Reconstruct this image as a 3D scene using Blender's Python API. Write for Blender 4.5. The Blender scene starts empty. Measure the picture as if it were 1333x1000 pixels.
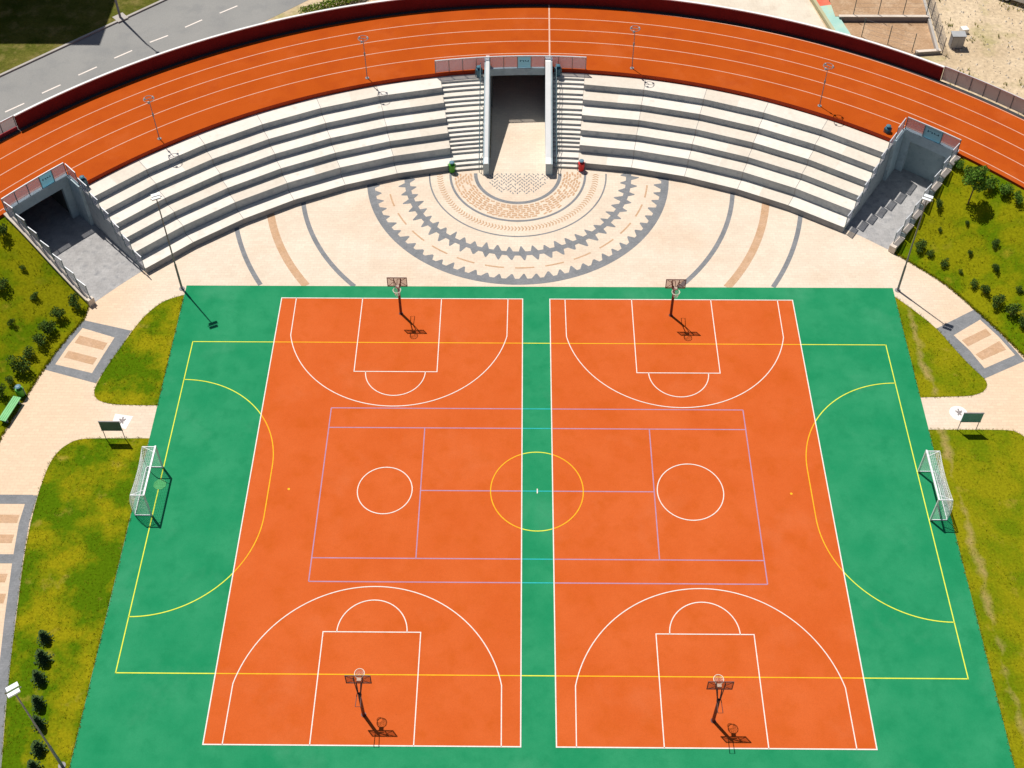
import bpy, math, random
from mathutils import Vector, Matrix
R = math.radians
PI = math.pi
rnd = random.Random(7)
S = bpy.context.scene
COL = S.collection

# ------------------------------------------------------------------ camera, sky, sun, exposure
cd = bpy.data.cameras.new("camera")
cam = bpy.data.objects.new("camera", cd)
COL.objects.link(cam)
cam.location = (-0.8326, -38.978, 59.705)
cam.rotation_euler = (0.75379, 0.00332, 0.00909)
cd.sensor_width = 36.0
cd.lens = 36.0 * 1667.93 / 1333.0
cd.shift_y = (343.95 - 500.0) / 1333.0
cd.clip_end = 3000
S.camera = cam

SUN = Vector((-0.31, 0.375, 1.0)).normalized()
w = bpy.data.worlds.new("World")
S.world = w
w.use_nodes = True
nt = w.node_tree
bg = nt.nodes["Background"]
sky = nt.nodes.new("ShaderNodeTexSky")
sky.sky_type = 'NISHITA'
sky.sun_disc = False
sky.sun_elevation = math.asin(SUN.z)
sky.sun_rotation = math.atan2(SUN.x, SUN.y)
nt.links.new(sky.outputs[0], bg.inputs[0])
bg.inputs[1].default_value = 0.05
sd = bpy.data.lights.new("sun", 'SUN')
sd.energy = 4.6
sd.angle = R(0.5)
sd.color = (1.0, 0.95, 0.87)
so = bpy.data.objects.new("sun", sd)
COL.objects.link(so)
so.rotation_euler = SUN.to_track_quat('Z', 'Y').to_euler()
so.location = SUN * 200
S.view_settings.view_transform = 'Standard'
S.view_settings.look = 'None'
S.view_settings.exposure = 0.0
S.view_settings.gamma = 1.0

# ------------------------------------------------------------------ helpers
class MB:
    def __init__(s):
        s.v = []; s.f = []; s.m = []
    def add(s, vs, fs, mi=0):
        o = len(s.v)
        s.v += [tuple(v) for v in vs]
        s.f += [[i + o for i in f] for f in fs]
        s.m += [mi] * len(fs)
        return s
    def box(s, c, size, rz=0, mi=0, tilt=0):
        M = Matrix.Translation(c) @ Matrix.Rotation(rz, 4, 'Z') @ Matrix.Rotation(tilt, 4, 'X')
        x, y, z = size[0] / 2, size[1] / 2, size[2] / 2
        vs = [M @ Vector(q) for q in ((-x,-y,-z),(x,-y,-z),(x,y,-z),(-x,y,-z),(-x,-y,z),(x,-y,z),(x,y,z),(-x,y,z))]
        return s.add(vs, [(0,3,2,1),(4,5,6,7),(0,1,5,4),(1,2,6,5),(2,3,7,6),(3,0,4,7)], mi)
    def prism(s, poly, z0, z1, mi=0, mt=None, bottom=True):
        n = len(poly)
        za = z0 if hasattr(z0, '__len__') else [z0] * n
        zb = z1 if hasattr(z1, '__len__') else [z1] * n
        ar = sum(poly[i][0] * poly[(i+1) % n][1] - poly[(i+1) % n][0] * poly[i][1] for i in range(n))
        if ar < 0:
            poly = poly[::-1]; za = za[::-1]; zb = zb[::-1]
        vs = [(p[0], p[1], za[i]) for i, p in enumerate(poly)] + [(p[0], p[1], zb[i]) for i, p in enumerate(poly)]
        s.add(vs, [(i, (i+1) % n, n + (i+1) % n, n + i) for i in range(n)], mi)
        s.add([vs[n + i] for i in range(n)], [list(range(n))], mi if mt is None else mt)
        if bottom:
            s.add([vs[i] for i in range(n)][::-1], [list(range(n))], mi)
        return s
    def sheet(s, poly, z, mi=0):
        n = len(poly)
        ar = sum(poly[i][0] * poly[(i+1) % n][1] - poly[(i+1) % n][0] * poly[i][1] for i in range(n))
        if ar < 0:
            poly = poly[::-1]
        return s.add([(p[0], p[1], z) for p in poly], [list(range(n))], mi)
    def tube(s, pts, r, n=8, mi=0, cap=True):
        pts = [Vector(p) for p in pts]
        rr = r if hasattr(r, '__len__') else [r] * len(pts)
        vs = []; fs = []
        up = None
        for i, p in enumerate(pts):
            a = pts[max(i-1, 0)]; b = pts[min(i+1, len(pts)-1)]
            d = (b - a).normalized()
            if up is None:
                up = Vector((0,0,1)) if abs(d.z) < .9 else Vector((0,1,0))
            u = d.cross(up).normalized(); v = u.cross(d).normalized(); up = v
            for k in range(n):
                t = 2 * PI * k / n
                vs.append(p + (u * math.cos(t) + v * math.sin(t)) * rr[i])
        for i in range(len(pts) - 1):
            for k in range(n):
                fs.append((i*n+k, i*n+(k+1) % n, (i+1)*n+(k+1) % n, (i+1)*n+k))
        if cap:
            fs.append(tuple(range(n))[::-1]); fs.append(tuple(range((len(pts)-1)*n, len(pts)*n)))
        return s.add(vs, fs, mi)
    def ribbon(s, pts, wd, z, closed=False, mi=0):
        n = len(pts)
        P = [Vector((p[0], p[1])) for p in pts]
        L = []; Q = []
        for i in range(n):
            a = P[(i-1) % n] if (closed or i > 0) else None
            b = P[(i+1) % n] if (closed or i < n-1) else None
            d1 = (P[i]-a).normalized() if a is not None else None
            d2 = (b-P[i]).normalized() if b is not None else None
            if d1 is None: d1 = d2
            if d2 is None: d2 = d1
            n1 = Vector((-d1.y, d1.x)); n2 = Vector((-d2.y, d2.x))
            m = (n1 + n2).normalized()
            k = wd / 2 / max(.3, m.dot(n1))
            L.append(P[i] + m * k); Q.append(P[i] - m * k)
        vs = [(q.x, q.y, z) for q in Q] + [(l.x, l.y, z) for l in L]
        fs = [(i, (i+1) % n, n + (i+1) % n, n + i) for i in range(n if closed else n-1)]
        return s.add(vs, fs, mi)
    def build(s, name, mats, parent=None, smooth=False):
        me = bpy.data.meshes.new(name)
        me.from_pydata(s.v, [], s.f)
        for m in (mats if isinstance(mats, (list, tuple)) else [mats]):
            me.materials.append(m)
        for p, mi in zip(me.polygons, s.m):
            p.material_index = mi
            p.use_smooth = smooth
        me.update()
        o = bpy.data.objects.new(name, me)
        COL.objects.link(o)
        if parent is not None:
            o.parent = parent
        return o

def tag(o, label=None, cat=None, group=None, kind=None):
    if label: o["label"] = label
    if cat: o["category"] = cat
    if group: o["group"] = group
    if kind: o["kind"] = kind
    return o
def empty(name, loc=(0,0,0), rz=0):
    o = bpy.data.objects.new(name, None)
    o.empty_display_size = .3
    o.location = loc; o.rotation_euler = (0, 0, rz)
    COL.objects.link(o)
    return o
def kids(o):
    return [c for c in bpy.data.objects if c.parent == o]
def copy_tree(o, parent=None):
    c = o.copy(); COL.objects.link(c)
    if parent is not None: c.parent = parent
    for ch in kids(o):
        copy_tree(ch, c)
    return c
def struct(name, mb, mats):
    return tag(mb.build(name, mats), kind="structure")

CX, CY = 0.0, -8.7
def pol(r, a):
    return (CX + r * math.sin(R(a)), CY + r * math.cos(R(a)))
def arcpts(r, a0, a1, n):
    return [pol(r, a0 + (a1 - a0) * i / n) for i in range(n + 1)]
def circ(cx, cy, r, t0, t1, n):
    return [(cx + r * math.cos(R(t0 + (t1-t0) * i / n)), cy + r * math.sin(R(t0 + (t1-t0) * i / n))) for i in range(n + 1)]
def arcprism(mb, r0, r1, angs, z0, z1, mi=0, mt=None):
    """closed ring sector, chord per angle step"""
    for a, b in zip(angs[:-1], angs[1:]):
        p = [pol(r0, a), pol(r0, b), pol(r1, b), pol(r1, a)]
        v = [(q[0], q[1], z0) for q in p] + [(q[0], q[1], z1) for q in p]
        mb.add(v, [(0, 1, 2, 3), (3, 2, 6, 7), (1, 0, 4, 5)], mi)
        mb.add([v[4], v[5], v[6], v[7]], [(3, 2, 1, 0)], mi if mt is None else mt)
    for a, fl in ((angs[0], 0), (angs[-1], 1)):
        p, q = pol(r0, a), pol(r1, a)
        v = [(p[0], p[1], z0), (q[0], q[1], z0), (q[0], q[1], z1), (p[0], p[1], z1)]
        mb.add(v, [(0, 1, 2, 3) if fl else (3, 2, 1, 0)], mi)
def lin(a, b, n):
    return [a + (b - a) * i / n for i in range(n + 1)]

# ------------------------------------------------------------------ materials
def pmat(name, c1, c2=None, scale=.6, c3=None, scale3=3., t3=(.5, .7), fine=0., fscale=14., rough=.9, bump=0., bscale=25., wear=None, dust=None, peach=None,
         detail=4., lo=.35, hi=.65, spec=.3, metal=0., brick=None):
    m = bpy.data.materials.new(name)
    m.use_nodes = True
    n = m.node_tree.nodes; l = m.node_tree.links
    b = n["Principled BSDF"]
    b.inputs["Roughness"].default_value = rough
    b.inputs["Specular IOR Level"].default_value = spec
    b.inputs["Metallic"].default_value = metal
    geo = n.new("ShaderNodeNewGeometry")
    pos = geo.outputs["Position"]
    def noise(sc, det=detail):
        t = n.new("ShaderNodeTexNoise")
        t.inputs["Scale"].default_value = sc; t.inputs["Detail"].default_value = det
        t.inputs["Roughness"].default_value = .6
        l.new(pos, t.inputs["Vector"])
        return t.outputs["Fac"]
    def ramp(f, a, z):
        t = n.new("ShaderNodeMapRange")
        t.inputs[1].default_value = a; t.inputs[2].default_value = z
        l.new(f, t.inputs[0])
        return t.outputs[0]
    def mix(f, a, c, mode='MIX'):
        t = n.new("ShaderNodeMix"); t.data_type = 'RGBA'; t.blend_type = mode
        if isinstance(f, float): t.inputs[0].default_value = f
        else: l.new(f, t.inputs[0])
        for k, q in ((6, a), (7, c)):
            if isinstance(q, tuple): t.inputs[k].default_value = (*q, 1)
            else: l.new(q, t.inputs[k])
        return t.outputs[2]
    col = c1
    if c2 is not None:
        col = mix(ramp(noise(scale), lo, hi), c1, c2)
    if c3 is not None:
        col = mix(ramp(noise(scale3), *t3), col, c3)
    if peach:
        # the side paths are laid in a warmer batch of pavers
        sp = n.new("ShaderNodeSeparateXYZ"); l.new(pos, sp.inputs[0])
        ab = n.new("ShaderNodeMath"); ab.operation = 'ABSOLUTE'; l.new(sp.outputs[0], ab.inputs[0])
        ad = n.new("ShaderNodeMath"); ad.operation = 'MULTIPLY_ADD'; ad.inputs[1].default_value = 6.; l.new(noise(.25, 5), ad.inputs[0]); l.new(ab.outputs[0], ad.inputs[2])
        col = mix(ramp(ad.outputs[0], 25.0, 30.0), col, peach)
    if dust:
        f_ = ramp(noise(dust[0], 9), .56, .80)
        q = n.new("ShaderNodeMath"); q.operation = 'MULTIPLY'; q.inputs[1].default_value = dust[2]; l.new(f_, q.inputs[0])
        col = mix(q.outputs[0], col, dust[1])
        f_ = ramp(noise(5.5, 6), .66, .74)
        q = n.new("ShaderNodeMath"); q.operation = 'MULTIPLY'; q.inputs[1].default_value = dust[2] * .8; l.new(f_, q.inputs[0])
        col = mix(q.outputs[0], col, tuple(v * .6 for v in c1))
    if wear:
        # trodden strip along x = wear[0], broken up by noise
        sx = n.new("ShaderNodeSeparateXYZ"); l.new(pos, sx.inputs[0])
        def mth(op, a_, b_):
            q = n.new("ShaderNodeMath"); q.operation = op
            for i_, v_ in enumerate((a_, b_)):
                if isinstance(v_, (int, float)): q.inputs[i_].default_value = v_
                else: l.new(v_, q.inputs[i_])
            return q.outputs[0]
        wig = mth('MULTIPLY', mth('SUBTRACT', noise(.35, 2), .5), 1.6)
        dx = mth('ABSOLUTE', mth('SUBTRACT', mth('ADD', sx.outputs[0], wig), wear[0]), 0)
        band = mth('SUBTRACT', 1.0, mth('DIVIDE', dx, wear[1]))
        f_ = mth('ADD', mth('MULTIPLY', band, .55), mth('SUBTRACT', noise(1.1, 8), .5))
        f_ = mth('ADD', f_, mth('MULTIPLY', mth('SUBTRACT', noise(.28, 2), .5), 1.2))
        col = mix(ramp(f_, .32, .78), col, wear[2])
    if brick:
        t = n.new("ShaderNodeTexBrick")
        t.inputs["Scale"].default_value = 1.0
        t.inputs["Brick Width"].default_value = brick[0]; t.inputs["Row Height"].default_value = brick[1]
        t.inputs["Mortar Size"].default_value = brick[2]; t.inputs["Bias"].default_value = 0
        k = brick[3]
        t.inputs["Color1"].default_value = (1, 1, 1, 1); t.inputs["Color2"].default_value = (k, k, k, 1)
        t.inputs["Mortar"].default_value = (k * .9, k * .9, k * .9, 1)
        l.new(pos, t.inputs["Vector"])
        col = mix(1.0, col, t.outputs["Color"], 'MULTIPLY')
    if fine > 0:
        v = ramp(noise(fscale, 3), .3, .7)
        t = n.new("ShaderNodeMapRange"); t.inputs[3].default_value = 1 - fine; t.inputs[4].default_value = 1 + fine * .6
        l.new(v, t.inputs[0])
        cc = n.new("ShaderNodeCombineColor")
        for i in range(3): l.new(t.outputs[0], cc.inputs[i])
        col = mix(1.0, col, cc.outputs[0], 'MULTIPLY')
    if isinstance(col, tuple): b.inputs["Base Color"].default_value = (*col, 1)
    else: l.new(col, b.inputs["Base Color"])
    if bump > 0:
        bp = n.new("ShaderNodeBump"); bp.inputs["Strength"].default_value = bump; bp.inputs["Distance"].default_value = .03
        l.new(noise(bscale, 3), bp.inputs["Height"]); l.new(bp.outputs[0], b.inputs["Normal"])
    return m

def glassy(name, tint, body, k, trans=.45):
    """frosted safety glass: part straight through, part scattered"""
    m = bpy.data.materials.new(name)
    m.use_nodes = True
    n = m.node_tree.nodes; l = m.node_tree.links
    n.remove(n["Principled BSDF"])
    tr = n.new("ShaderNodeBsdfTransparent"); tr.inputs[0].default_value = (*tint, 1)
    pb = n.new("ShaderNodeBsdfPrincipled"); pb.inputs["Base Color"].default_value = (*body, 1); pb.inputs["Roughness"].default_value = .25
    nz = n.new("ShaderNodeTexNoise"); nz.inputs["Scale"].default_value = 1.7
    mr = n.new("ShaderNodeMapRange"); mr.inputs[3].default_value = k - .06; mr.inputs[4].default_value = k + .06
    g = n.new("ShaderNodeNewGeometry")
    l.new(g.outputs["Position"], nz.inputs["Vector"]); l.new(nz.outputs["Fac"], mr.inputs[0])
    tl = n.new("ShaderNodeBsdfTranslucent"); tl.inputs[0].default_value = (*body, 1)
    sc = n.new("ShaderNodeMixShader"); sc.inputs[0].default_value = trans
    l.new(pb.outputs[0], sc.inputs[1]); l.new(tl.outputs[0], sc.inputs[2])
    mx = n.new("ShaderNodeMixShader")
    l.new(mr.outputs[0], mx.inputs[0]); l.new(tr.outputs[0], mx.inputs[1]); l.new(sc.outputs[0], mx.inputs[2])
    l.new(mx.outputs[0], n["Material Output"].inputs[0])
    return m

M = {}
M['green'] = pmat('court_green', (.012, .240, .098), (.030, .280, .125), .35, c3=(.008, .212, .083), scale3=.9, t3=(.5, .85), fine=.09, fscale=22, rough=.9, bump=.1, spec=.1, dust=(.22, (.10, .34, .20), .45))
M['orange'] = pmat('court_orange', (.575, .104, .018), (.615, .122, .027), .3, c3=(.53, .095, .010), scale3=.8, t3=(.5, .85), fine=.09, fscale=22, rough=.9, bump=.1, spec=.1, dust=(.22, (.66, .18, .07), .45))
M['track'] = pmat('track_rubber', (.450, .076, .006), (.485, .086, .009), .3, c3=(.41, .064, .007), scale3=.7, t3=(.48, .8), fine=.12, fscale=18, rough=.9, bump=.1, spec=.08, dust=(.3, (.52, .13, .04), .45))
M['cream'] = pmat('plaza_paving', (.75, .62, .49), (.80, .68, .55), .35, c3=(.74, .57, .43), scale3=.16, t3=(.5, .72), fine=.06, fscale=7, rough=.9, bump=.06, brick=(.4, .2, .01, .92), peach=(.78, .59, .42))
M['gray'] = pmat('grey_pavers', (.215, .225, .24), (.27, .275, .29), 1.2, fine=.12, fscale=9, brick=(.2, .1, .006, .88))
M['tan'] = pmat('tan_pavers', (.58, .36, .21), (.64, .42, .27), 1.5, fine=.12, fscale=9, brick=(.2, .1, .006, .9))
M['floor'] = pmat('entrance_paving', (.37, .36, .36), (.46, .45, .45), .9, c3=(.30, .30, .31), scale3=2.2, fine=.12, fscale=8, bump=.05, brick=(.3, .3, .008, .92))
M['white'] = pmat('white_line_paint', (.80, .72, .66), (.86, .78, .72), 2., fine=.12, fscale=9)
M['twhite'] = pmat('track_line_paint', (.68, .40, .29), (.74, .46, .34), 2., fine=.12, fscale=6)
M['yellow'] = pmat('yellow_line_paint', (.90, .42, .01), (.95, .5, .02), 1.5, fine=.1, fscale=8)
M['lime'] = pmat('yellow_line_on_green', (.72, .78, .06), (.78, .84, .09), 1.5, fine=.1, fscale=8)
M['lilac'] = pmat('lilac_line_paint', (.42, .23, .34), (.46, .27, .40), 1.5, fine=.1, fscale=8)
M['cyan'] = pmat('blue_line_on_green', (.02, .42, .42), (.03, .47, .47), 1.5, fine=.1, fscale=8)
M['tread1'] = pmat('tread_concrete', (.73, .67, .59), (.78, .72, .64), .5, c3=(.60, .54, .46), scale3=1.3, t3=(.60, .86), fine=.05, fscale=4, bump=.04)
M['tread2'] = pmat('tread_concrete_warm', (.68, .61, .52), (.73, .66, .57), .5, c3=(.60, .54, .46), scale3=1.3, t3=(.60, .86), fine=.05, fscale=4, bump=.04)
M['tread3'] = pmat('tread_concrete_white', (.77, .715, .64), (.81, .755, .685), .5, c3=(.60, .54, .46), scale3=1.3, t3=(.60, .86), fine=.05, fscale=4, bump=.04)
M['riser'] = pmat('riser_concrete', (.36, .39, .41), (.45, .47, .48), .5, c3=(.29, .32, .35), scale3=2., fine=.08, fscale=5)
M['lowest_riser'] = pmat('lowest_riser_concrete', (.24, .25, .26), (.32, .32, .33), .7, fine=.1, fscale=5)  # lowest riser is darker than the ones above
M['joint'] = pmat('joint_gap', (.30, .29, .28))
M['conc'] = pmat('concrete', (.40, .49, .53), (.47, .56, .60), .6, c3=(.33, .42, .46), scale3=1.6, fine=.08, fscale=6, bump=.04)  # blue-grey concrete, tinted further toward the teal of the shaded walls
M['beige'] = pmat('beige_coping', (.66, .57, .48), (.74, .65, .56), 1.2, fine=.1, fscale=6)
M['cap'] = pmat('pale_coping', (.80, .80, .80), (.86, .86, .86), 1.5, fine=.04)
M['maroon'] = pmat('maroon_wall_paint', (.15, .012, .014), (.18, .016, .017), .8, fine=.1, fscale=5)
M['redbase'] = pmat('red_base_paint', (.34, .03, .04), (.4, .04, .05), .8, fine=.1, fscale=5)
M['deckface_shaded'] = pmat('track_edge_shade', (.34, .030, .006), (.40, .040, .008), .8, fine=.1, fscale=5)  # orange track edge darkened to maroon, its shade put into the colour
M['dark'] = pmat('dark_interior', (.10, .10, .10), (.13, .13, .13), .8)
M['gutter_shade'] = pmat('drain_shade_strip', (.05, .05, .055))  # black tone that paints in the outer wall's shadow on the track
M['steelt'] = pmat('painted_steel_teal', (.12, .20, .23), (.15, .23, .26), 2., rough=.5)
M['gate'] = pmat('painted_gate', (.30, .38, .40), (.36, .44, .46), .8, c3=(.26, .33, .35), scale3=2.5, fine=.06, rough=.6)
M['rail'] = pmat('galvanised_rail', (.66, .68, .72), (.72, .74, .78), 3., rough=.4, metal=.2)
M['glass'] = glassy('frosted_glass', (.93, .94, .96), (.44, .47, .56), .44, .3)
M['greyglass'] = glassy('grey_panel', (.8, .8, .82), (.62, .60, .60), .88, .6)
M['blueglass'] = glassy('blue_sign_panel', (.5, .7, .8), (.40, .70, .80), .9, .6)
M['mark'] = pmat('dark_sign_mark', (.03, .10, .16))
M['pole'] = pmat('galvanised_pole', (.22, .21, .22), (.28, .27, .28), 3., rough=.6)
M['spot'] = pmat('spotlight_grey', (.36, .37, .4), (.42, .43, .46), 3., rough=.5)
M['hoopframe'] = pmat('hoop_steel', (.16, .04, .03), (.10, .06, .06), 4., rough=.5)
M['hoopboard'] = glassy('perforated_backboard', (.86, .80, .78), (.28, .15, .13), .18, .0)
M['rim'] = pmat('rim_paint', (.80, .70, .58), (.9, .8, .68), 5., rough=.5)
M['net'] = pmat('net_cord', (.80, .82, .84), (.9, .92, .94), 4.)
M['goal'] = pmat('goal_white', (.82, .84, .86), (.9, .92, .94), 3., rough=.45)
M['lamphead'] = pmat('lamp_white', (.78, .82, .84), (.86, .9, .92), 3., rough=.4)
M['lens'] = pmat('lamp_lens', (.05, .08, .10), rough=.2, spec=.6)
M['asphalt'] = pmat('asphalt', (.265, .265, .258), (.305, .302, .292), .12, c3=(.24, .242, .242), scale3=.5, t3=(.5, .72), fine=.08, fscale=14, bump=.05)
M['kerb'] = pmat('kerb_stone', (.40, .37, .34), (.46, .43, .4), 1.)
M['pave2'] = pmat('outer_pavement', (.70, .62, .51), (.78, .70, .58), .3, c3=(.66, .57, .46), scale3=.9, fine=.06, fscale=8, brick=(.5, .5, .01, .95))
M['dirt'] = pmat('bare_earth', (.55, .42, .27), (.68, .54, .37), .22, c3=(.42, .36, .17), scale3=.33, t3=(.54, .7), fine=.24, fscale=3.5, bump=.3, bscale=6)
M['soil'] = pmat('tilled_plot', (.44, .27, .15), (.54, .35, .21), .4, c3=(.60, .42, .27), scale3=1.2, fine=.2, fscale=7, bump=.3, bscale=9, brick=(3., .16, .02, .9))
M['lawn'] = pmat('mown_grass', (.260, .238, .006), (.080, .150, .003), .42, c3=(.33, .26, .04), scale3=.8, t3=(.60, .76), fine=.26, fscale=8, bump=.35, bscale=10, detail=7, lo=.39, hi=.56, spec=.0)
M['lawnworn'] = pmat('worn_grass', (.240, .230, .006), (.135, .185, .004), .42, c3=(.32, .25, .03), scale3=.8, t3=(.6, .76), fine=.26, fscale=8, bump=.35, bscale=10, detail=7, lo=.44, hi=.62, spec=.0, wear=(23.05, .62, (.38, .28, .10)))
M['slope'] = pmat('slope_grass', (.225, .222, .005), (.100, .165, .003), .4, c3=(.28, .235, .015), scale3=.8, t3=(.58, .76), fine=.28, fscale=8, bump=.35, bscale=10, detail=7, lo=.44, hi=.60, spec=.0)
M['verge'] = pmat('verge_grass_darkened', (.15, .14, .03), (.07, .09, .012), .4, c3=(.22, .18, .06), scale3=.9, fine=.3, fscale=8, bump=.35, bscale=10, spec=.0)  # grass base darkened to deepen the shadow on the verge
M['wear'] = pmat('worn_earth', (.46, .30, .14), (.34, .24, .07), 1.2, c3=(.24, .20, .02), scale3=2.4, t3=(.45, .6), fine=.25, fscale=9)
M['blade1'] = pmat('grass_blade', (.24, .22, .006), (.3, .25, .012), .5, spec=.0)
M['blade2'] = pmat('grass_blade_dark', (.10, .15, .004), (.13, .17, .006), .5, spec=.0)
M['leafd'] = pmat('shrub_leaf_dark', (.026, .060, .010), (.065, .11, .014), 5.)
M['leafm'] = pmat('shrub_leaf', (.05, .11, .012), (.10, .17, .02), 5.)
M['leafl'] = pmat('sapling_leaf', (.07, .20, .012), (.17, .30, .03), 3.)
M['leafh'] = pmat('hedge_leaf', (.20, .30, .02), (.28, .36, .03), 3.)
M['needle'] = pmat('spruce_needle', (.022, .055, .016), (.055, .095, .025), 6.)
M['bark'] = pmat('bark', (.12, .08, .05), (.2, .14, .09), 9., fine=.2)
M['binblue'] = pmat('bin_blue', (.03, .11, .16), (.05, .14, .2), 3., rough=.5)
M['bingreen'] = pmat('bin_green', (.06, .30, .02), (.08, .35, .03), 3., rough=.5)
M['binred'] = pmat('bin_red', (.62, .02, .02), (.7, .03, .03), 3., rough=.5)
M['binlid'] = pmat('bin_lid', (.12, .24, .32), (.16, .28, .36), 3., rough=.45)
M['binlid2'] = pmat('bin_lid_dark', (.05, .16, .22), (.07, .19, .26), 3., rough=.45)
M['bench'] = pmat('bench_green', (.15, .48, .17), (.19, .54, .21), 3., rough=.5)
M['boardd'] = pmat('board_back', (.10, .15, .155), (.12, .18, .185), 2., rough=.5)  # left board's shaded tone put into the colour
M['boardt'] = pmat('board_face_glare', (.16, .40, .45), (.20, .44, .49), 2., rough=.5)  # teal glare on the right board put into its base colour
M['tile'] = pmat('white_stone', (.84, .81, .78), (.9, .87, .84), 2.)
M['emblem'] = pmat('emblem_grey', (.25, .22, .22), (.32, .28, .28), 3.)
M['patch'] = pmat('green_patch', (.075, .36, .13), (.10, .40, .15), 2.)
M['facade'] = pmat('render_facade', (.6, .58, .52), (.66, .64, .58), .4)
M['pane'] = pmat('window_glass', (.04, .05, .06), rough=.1, spec=.6)
M['mred'] = pmat('mural_red', (.72, .13, .08), (.76, .2, .12), 1.5)
M['mteal'] = pmat('mural_teal', (.34, .58, .52), (.44, .64, .56), 1., c3=(.55, .6, .38), scale3=.8)
M['molive'] = pmat('mural_edge', (.46, .44, .26), (.5, .48, .32), 1.)
M['carw'] = pmat('car_paint', (.74, .76, .78), rough=.25, spec=.6)
M['tyre'] = pmat('tyre_rubber', (.02, .02, .02), rough=.8)
M['hub'] = pmat('wheel_rim', (.4, .4, .42), rough=.35, metal=.7)
M['redlight'] = pmat('tail_light', (.5, .02, .02), rough=.3)
M['cabinet'] = pmat('cabinet_grey', (.24, .24, .25), (.29, .29, .3), 2., rough=.6)
M['cabtop'] = pmat('cabinet_roof', (.36, .37, .38), (.41, .42, .43), 2., rough=.6)
M['block'] = pmat('white_block', (.82, .79, .74), (.88, .85, .8), 2.)

# ------------------------------------------------------------------ setting: ground, plaza, court
g = MB(); g.sheet([(-400,-300),(400,-300),(400,500),(-400,500)], -.03); struct('ground', g, M['dirt'])
g = MB(); g.sheet([pol(36, a) for a in range(0, 360, 3)], 0.); struct('plaza', g, M['cream'])
g = MB(); g.sheet([(-3.1, 26.5), (.75, 26.5), (.75, 39.4), (-3.1, 39.4)], .004); struct('tunnel_path', g, M['cream'])
for a0, a1 in ((-51.2, -44.9), (34.9, 40.25)):
    g = MB(); g.sheet(arcpts(35.42, a0, a1, 6) + arcpts(47.5, a1, a0, 6), .004); struct('entrance_path', g, M['floor'])

g = MB(); g.prism([(-22.02, 15.09), (22.35, 15.14), (22.19, -18), (-21.92, -18)], -.02, .012); struct('court_ground', g, M['green'])
g = MB()
g.sheet([(-15.88, 14.07), (-.848, 14.07), (-.848, -14.2), (-15.88, -14.2)], .016)
g.sheet([(.843, 14.07), (15.93, 14.07), (15.93, -14.2), (.843, -14.2)], .016)
struct('court_panels_ground', g, M['orange'])
# line markings: 0 white, 1 yellow on orange, 2 yellow on green, 3 lilac, 4 blue on green
g = MB()
ZW, ZY, ZL = .028, .024, .020
LW = .052
def hoops_lines(xc, yb, s):
    # s = -1: baseline at top, play towards -y
    yc = yb + s * 1.62
    g.ribbon([(xc-2.46, yb), (xc-2.46, yb + s*5.8), (xc+2.46, yb + s*5.8), (xc+2.46, yb)], LW, ZW)
    t0 = 0 if s > 0 else 180
    g.ribbon(circ(xc, yb + s*5.8, 1.77, t0, t0 + 180, 32), LW, ZW)
    al = math.degrees(math.acos(6.6 / 6.75))
    arc = circ(xc, yc, 6.72, al, 180 - al, 60) if s > 0 else circ(xc, yc, 6.72, 360 - al, 180 + al, 60)
    g.ribbon([(xc + 6.6, yb)] + arc + [(xc - 6.6, yb)], LW, ZW)
for xa, xb in ((-15.88, -.848), (.843, 15.93)):
    g.ribbon([(xa, 14.07), (xb, 14.07), (xb, -14.2), (xa, -14.2)], LW * 1.15, ZW, True)
    xc = (xa + xb) / 2
    hoops_lines(xc, 14.07, -1); hoops_lines(xc, -14.2, 1)
g.ribbon(circ(-8.36, 0, 1.5, 0, 355, 71), LW, ZW, True)
g.ribbon(circ(8.38, .02, 1.81, 0, 355, 71), LW, ZW, True)
g.box((0.0, 0, ZW), (.06, .3, .004))
def yl(pts):
    """yellow line cut where it crosses from orange to green"""
    out = []; cur = None
    for a, b in zip(pts[:-1], pts[1:]):
        n = max(1, int(math.hypot(b[0]-a[0], b[1]-a[1]) / .12))
        for i in range(n):
            p = (a[0] + (b[0]-a[0])*i/n, a[1] + (b[1]-a[1])*i/n); q = (a[0] + (b[0]-a[0])*(i+1)/n, a[1] + (b[1]-a[1])*(i+1)/n)
            x = (p[0]+q[0])/2
            c = 1 if (-15.88 < x < -.848 or .843 < x < 15.93) else 2
            if cur and cur[0] == c: cur[1].append(q)
            else:
                if cur: out.append(cur)
                cur = [c, [p, q]]
    out.append(cur)
    for c, pp in out:
        pp2 = [pp[0]] + [pp[i] for i in range(1, len(pp)-1) if abs((pp[i][0]-pp[i-1][0])*(pp[i+1][1]-pp[i][1])-(pp[i][1]-pp[i-1][1])*(pp[i+1][0]-pp[i][0])) > 1e-6] + [pp[-1]]
        g.ribbon(pp2, LW * 1.05, ZY, False, c)
XL, XR, YT, YB = -20.80, 21.04, 10.5, -10.66
yl([(XL, YT), (XR, YT)]); yl([(XL, YB), (XR, YB)])
yl([(XL, YB - .03), (XL, YT + .03)]); yl([(XR, YB - .03), (XR, YT + .03)])
yl(circ(-.02, .03, 2.54, 0, 360, 90))
yl(circ(XL, 1.55, 6.05, 90, 0, 36) + circ(XL, -1.6, 6.05, 0, -90, 36))
yl(circ(XR, 1.55, 6.05, 90, 180, 36) + circ(XR, -1.6, 6.05, 180, 270, 36))
for x, y in ((-13.64, .04), (13.88, -.07)):
    g.sheet(circ(x, y, .07, 0, 330, 11), ZY, 1)
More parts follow.
